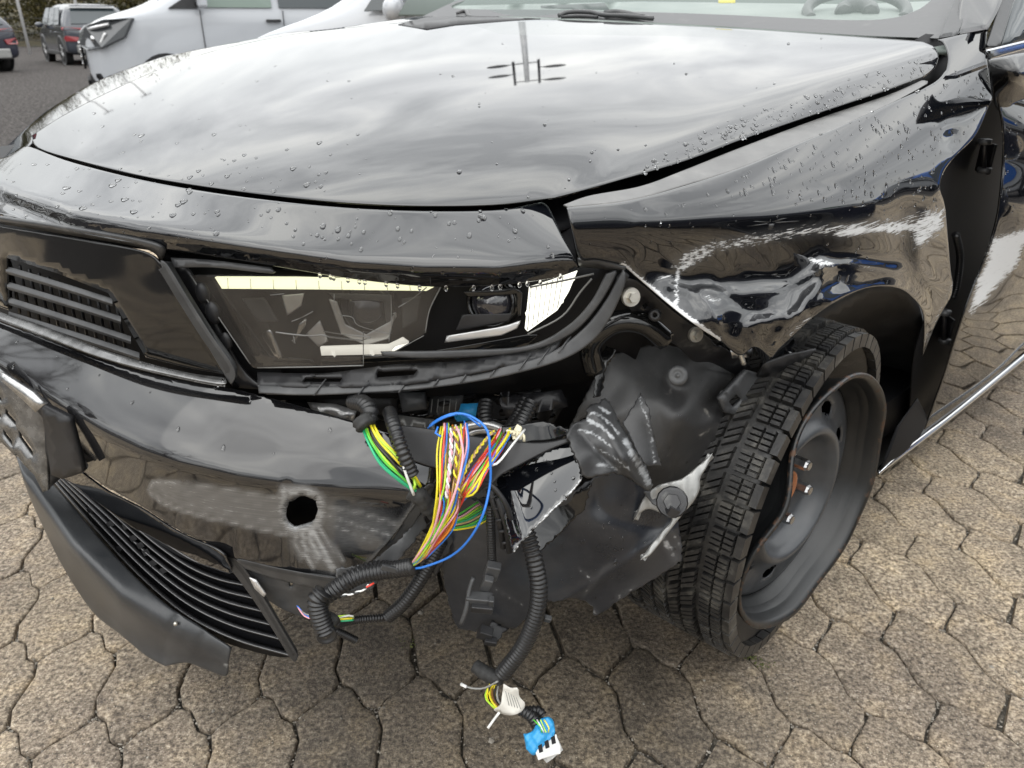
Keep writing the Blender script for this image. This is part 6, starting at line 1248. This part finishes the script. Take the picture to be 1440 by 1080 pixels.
small_car('parked_car', (2.95, -.25, -.0), math.radians(92), M['navy'], 'dark blue car parked right beside the damaged car, outside the picture on the right', group='cars parked beside the lot', suv=True)  # unseen car, added so the lower fender mirrors something dark
small_car('parked_car', (7.5, -6.0, -.07), math.radians(60), M['white'], 'white car parked behind the photographer to the right', group='cars parked beside the lot')

# posts and floodlight mast
def post(px, zc_, h, r=.05):
    x, y = at(px, zc_); o = empty('lamp_post', (x, y, -.07), 0, label='thin white post behind the %s' % ('dark grey crossover, leftmost' if px < 80 else 'red car, between crossover and van'), cat='post', group='white posts behind the parked cars')
    b = MB(); b.tube(np.array([(x, y, -.07), (x, y, h)]), r, 10); b.build('pole', M['polewhite'], o); b = MB(); b.box((x, y, h), (.5, .16, .06)); b.build('lamp_head', M['galv'], o, smooth=False, bevel=.01)
post(42, 31, 5); post(121, 31, 5)
mx_, my_ = .05, 27.0; o = empty('floodlight_mast', (mx_, my_, -.07), 0, label='tall grey floodlight mast with lamps on two side bars, beyond the windscreen', cat='mast')
b = MB(); b.tube(np.array([(mx_, my_, -.07), (mx_, my_, 9.6)]), np.array([.16, .09]), 12); b.build('pole', M['galv'], o)
for s_ in (-1, 1):
    b = MB(); b.tube(np.array([(mx_+s_*.45, my_, 7.8), (mx_+s_*.45, my_, 9.8)]), .05, 8); b.build('side_bar', M['metalblk'], o)
for z in (8.0, 9.5):
    b = MB(); b.tube(np.array([(mx_-.5, my_, z), (mx_+.5, my_, z)]), .04, 8); b.build('cross_bar', M['metalblk'], o)
for (dx, z) in ((-1.0, 8.0), (-1.0, 8.8), (1.0, 8.4), (1.0, 9.5)):
    b = MB(); b.ball((mx_+dx, my_-.1, z), (.42, .2, .10), 14, 8); lm = b.build('floodlight', M['metalblk'], o); b = MB(); b.tube(np.array([(mx_+dx*.45, my_, z), (mx_+dx*.8, my_, z)]), .03, 6); b.build('lamp_arm', M['metalblk'], lm)

# ------------------------------------------------------------------ trees
def branches(mb, p, d, l, r, lv, rnd):
    n = 3; P = [np.array(p)]
    for i in range(n): d = d+np.array([rnd.gauss(0, .12), rnd.gauss(0, .12), rnd.gauss(.03, .08)]); d /= np.linalg.norm(d); P.append(P[-1]+d*l/n)
    mb.tube(np.array(P), np.linspace(r, r*.62, n+1), 6 if lv > 3 else 3, cap=False)
    if lv == 0: return
    for k in range(3 if lv > 1 else 4):
        a = rnd.uniform(0, 6.28); sp_ = rnd.uniform(.35, .85); t = np.cross(d, [math.cos(a), math.sin(a), .3]); t /= np.linalg.norm(t)+1e-9
        q = d*math.cos(sp_)+t*math.sin(sp_); branches(mb, P[rnd.choice([-1, -1, -2])], q, l*rnd.uniform(.62, .82), r*.58, lv-1, rnd)
def bare(seed):
    rnd = random.Random(seed); mb = MB(); branches(mb, (0, 0, 1.6), np.array([0, 0, 1.]), 1.9, .13, 6, rnd); me = mb
    return mb
bms = []
for s_ in range(2):
    mb = bare(s_); me = bpy.data.meshes.new('branches'); me.from_pydata(mb.V, [], mb.F); me.materials.append(M['bark']); bms.append(me)
tk = MB(); tk.tube(np.array([(0, 0, 0), (.02, 0, .8), (0, 0, 1.75)]), np.array([.20, .15, .13]), 10); tkm = bpy.data.meshes.new('trunk'); tkm.from_pydata(tk.V, [], tk.F); tkm.materials.append(M['bark'])
bl = ['bare tree to the left of the car, tallest of its row', 'bare tree at the left, beside the tallest one', 'slender bare tree near the front of the car', 'bare tree at the far left end of the row', 'bare tree behind the photographer on the left', 'bare tree out ahead to the left, close to the parked cars']
for i, (x, y, sc) in enumerate(((-13.5, 3.5, 1.35), (-12.5, -1.2, 1.1), (-15.5, 7.0, 1.3), (-10.5, -5.5, 1.0), (-18, 1.0, 1.6), (-17.5, 11, 1.3))):
    o = empty('bare_tree', (x, y, -.07), random.uniform(0, 6), label=bl[i], cat='tree', group='bare trees left of the lot'); o.scale = (sc,)*3
    for nm, me in (('trunk', tkm), ('crown', bms[i % 2])): c = bpy.data.objects.new(nm, me); COL.objects.link(c); c.parent = o
# leafy bank behind the lot
def leafy(seed, n=5200):
    rnd = np.random.default_rng(seed); cl = rnd.normal(size=(46, 3))*np.array([1.5, 1.2, 1.1])+np.array([0, 0, 2.6]); cl[:, 2] = np.abs(cl[:, 2]-.5)+.5
    c = cl[rnd.integers(0, 46, n)]+rnd.normal(size=(n, 3))*.42; a = rnd.normal(size=(n, 3)); b = rnd.normal(size=(n, 3)); a *= .085/np.linalg.norm(a, axis=1)[:, None]; b *= .06/np.linalg.norm(b, axis=1)[:, None]
    V = np.concatenate([c-a, c+b, c+a, c-b], 1).reshape(-1, 3); V[:, 2] = np.maximum(V[:, 2], .1); F = np.arange(4*n).reshape(-1, 4)
    me = bpy.data.meshes.new('crown'); me.from_pydata(V.tolist(), [], F.tolist()); me.materials.append(M['leaf']); return me
lm_ = [leafy(s_) for s_ in range(3)]
def wood(name, spots, s0, s1, label):
    V = []; F = []; n = 0
    for i, (x, y) in enumerate(spots):
        me = lm_[i % 3]; co = np.zeros(len(me.vertices)*3); me.vertices.foreach_get('co', co); co = co.reshape(-1, 3); sc = random.uniform(s0, s1)
        a = random.uniform(0, 6.28); co = co@rot2(a).T*np.array([sc*1.15, sc*1.15, sc])+np.array([x, y, -.1]); V.append(co); F.append(np.arange(len(co)).reshape(-1, 4)+n); n += len(co)
    V = np.vstack(V); F = np.vstack(F); o = mk(name, V, F, M['leaf'], None, False, kind='stuff'); o['label'] = label
wood('hedge', [(-46+i*3.2, 44+random.uniform(-2, 3)) for i in range(29)], .62, .95, 'olive brown mass of bushes growing along the back of the lot')
wood('woodland', [(-30+random.uniform(-3, 3), 30-j*5.0) for j in range(11)]+[(-24+j*6, -30) for j in range(9)], .9, 1.3, 'far trees to the left of and behind the photographer')
b = MB(); nx_ = 60
for j, (yy, zz) in enumerate(((40, -.05), (44, .6), (48, 1.7), (53, 2.8), (60, 3.6), (75, 4.2))):
    for i in range(nx_+1): b.V.append((-90+i*3.0, yy+.6*math.sin(i*.7), zz*(1+.12*math.sin(i*.9+j))))
b.F = [(j*(nx_+1)+i, j*(nx_+1)+i+1, (j+1)*(nx_+1)+i+1, (j+1)*(nx_+1)+i) for j in range(5) for i in range(nx_)]
b.build('embankment', M['bank'], None, kind='structure')
b = MB()
for i in range(60):
    b.box((-60+i*2.0, 40.5, .55), (.05, .05, 1.3))
fo = empty('wire_fence', (0, 40.5, 0), 0, label='low dark wire fence in front of the leafy trees', cat='fence'); b.V = [(v[0], v[1], v[2]) for v in b.V]; b.build('fence_post', M['plastic_mid'], fo, smooth=False, kind='stuff')
b = MB()
for z in (.2, .5, .8, 1.15): b.tube(np.array([(-60, 40.5, z), (60, 40.5, z)]), .012, 4)
b.build('wire_strand', M['plastic_mid'], fo, kind='stuff')
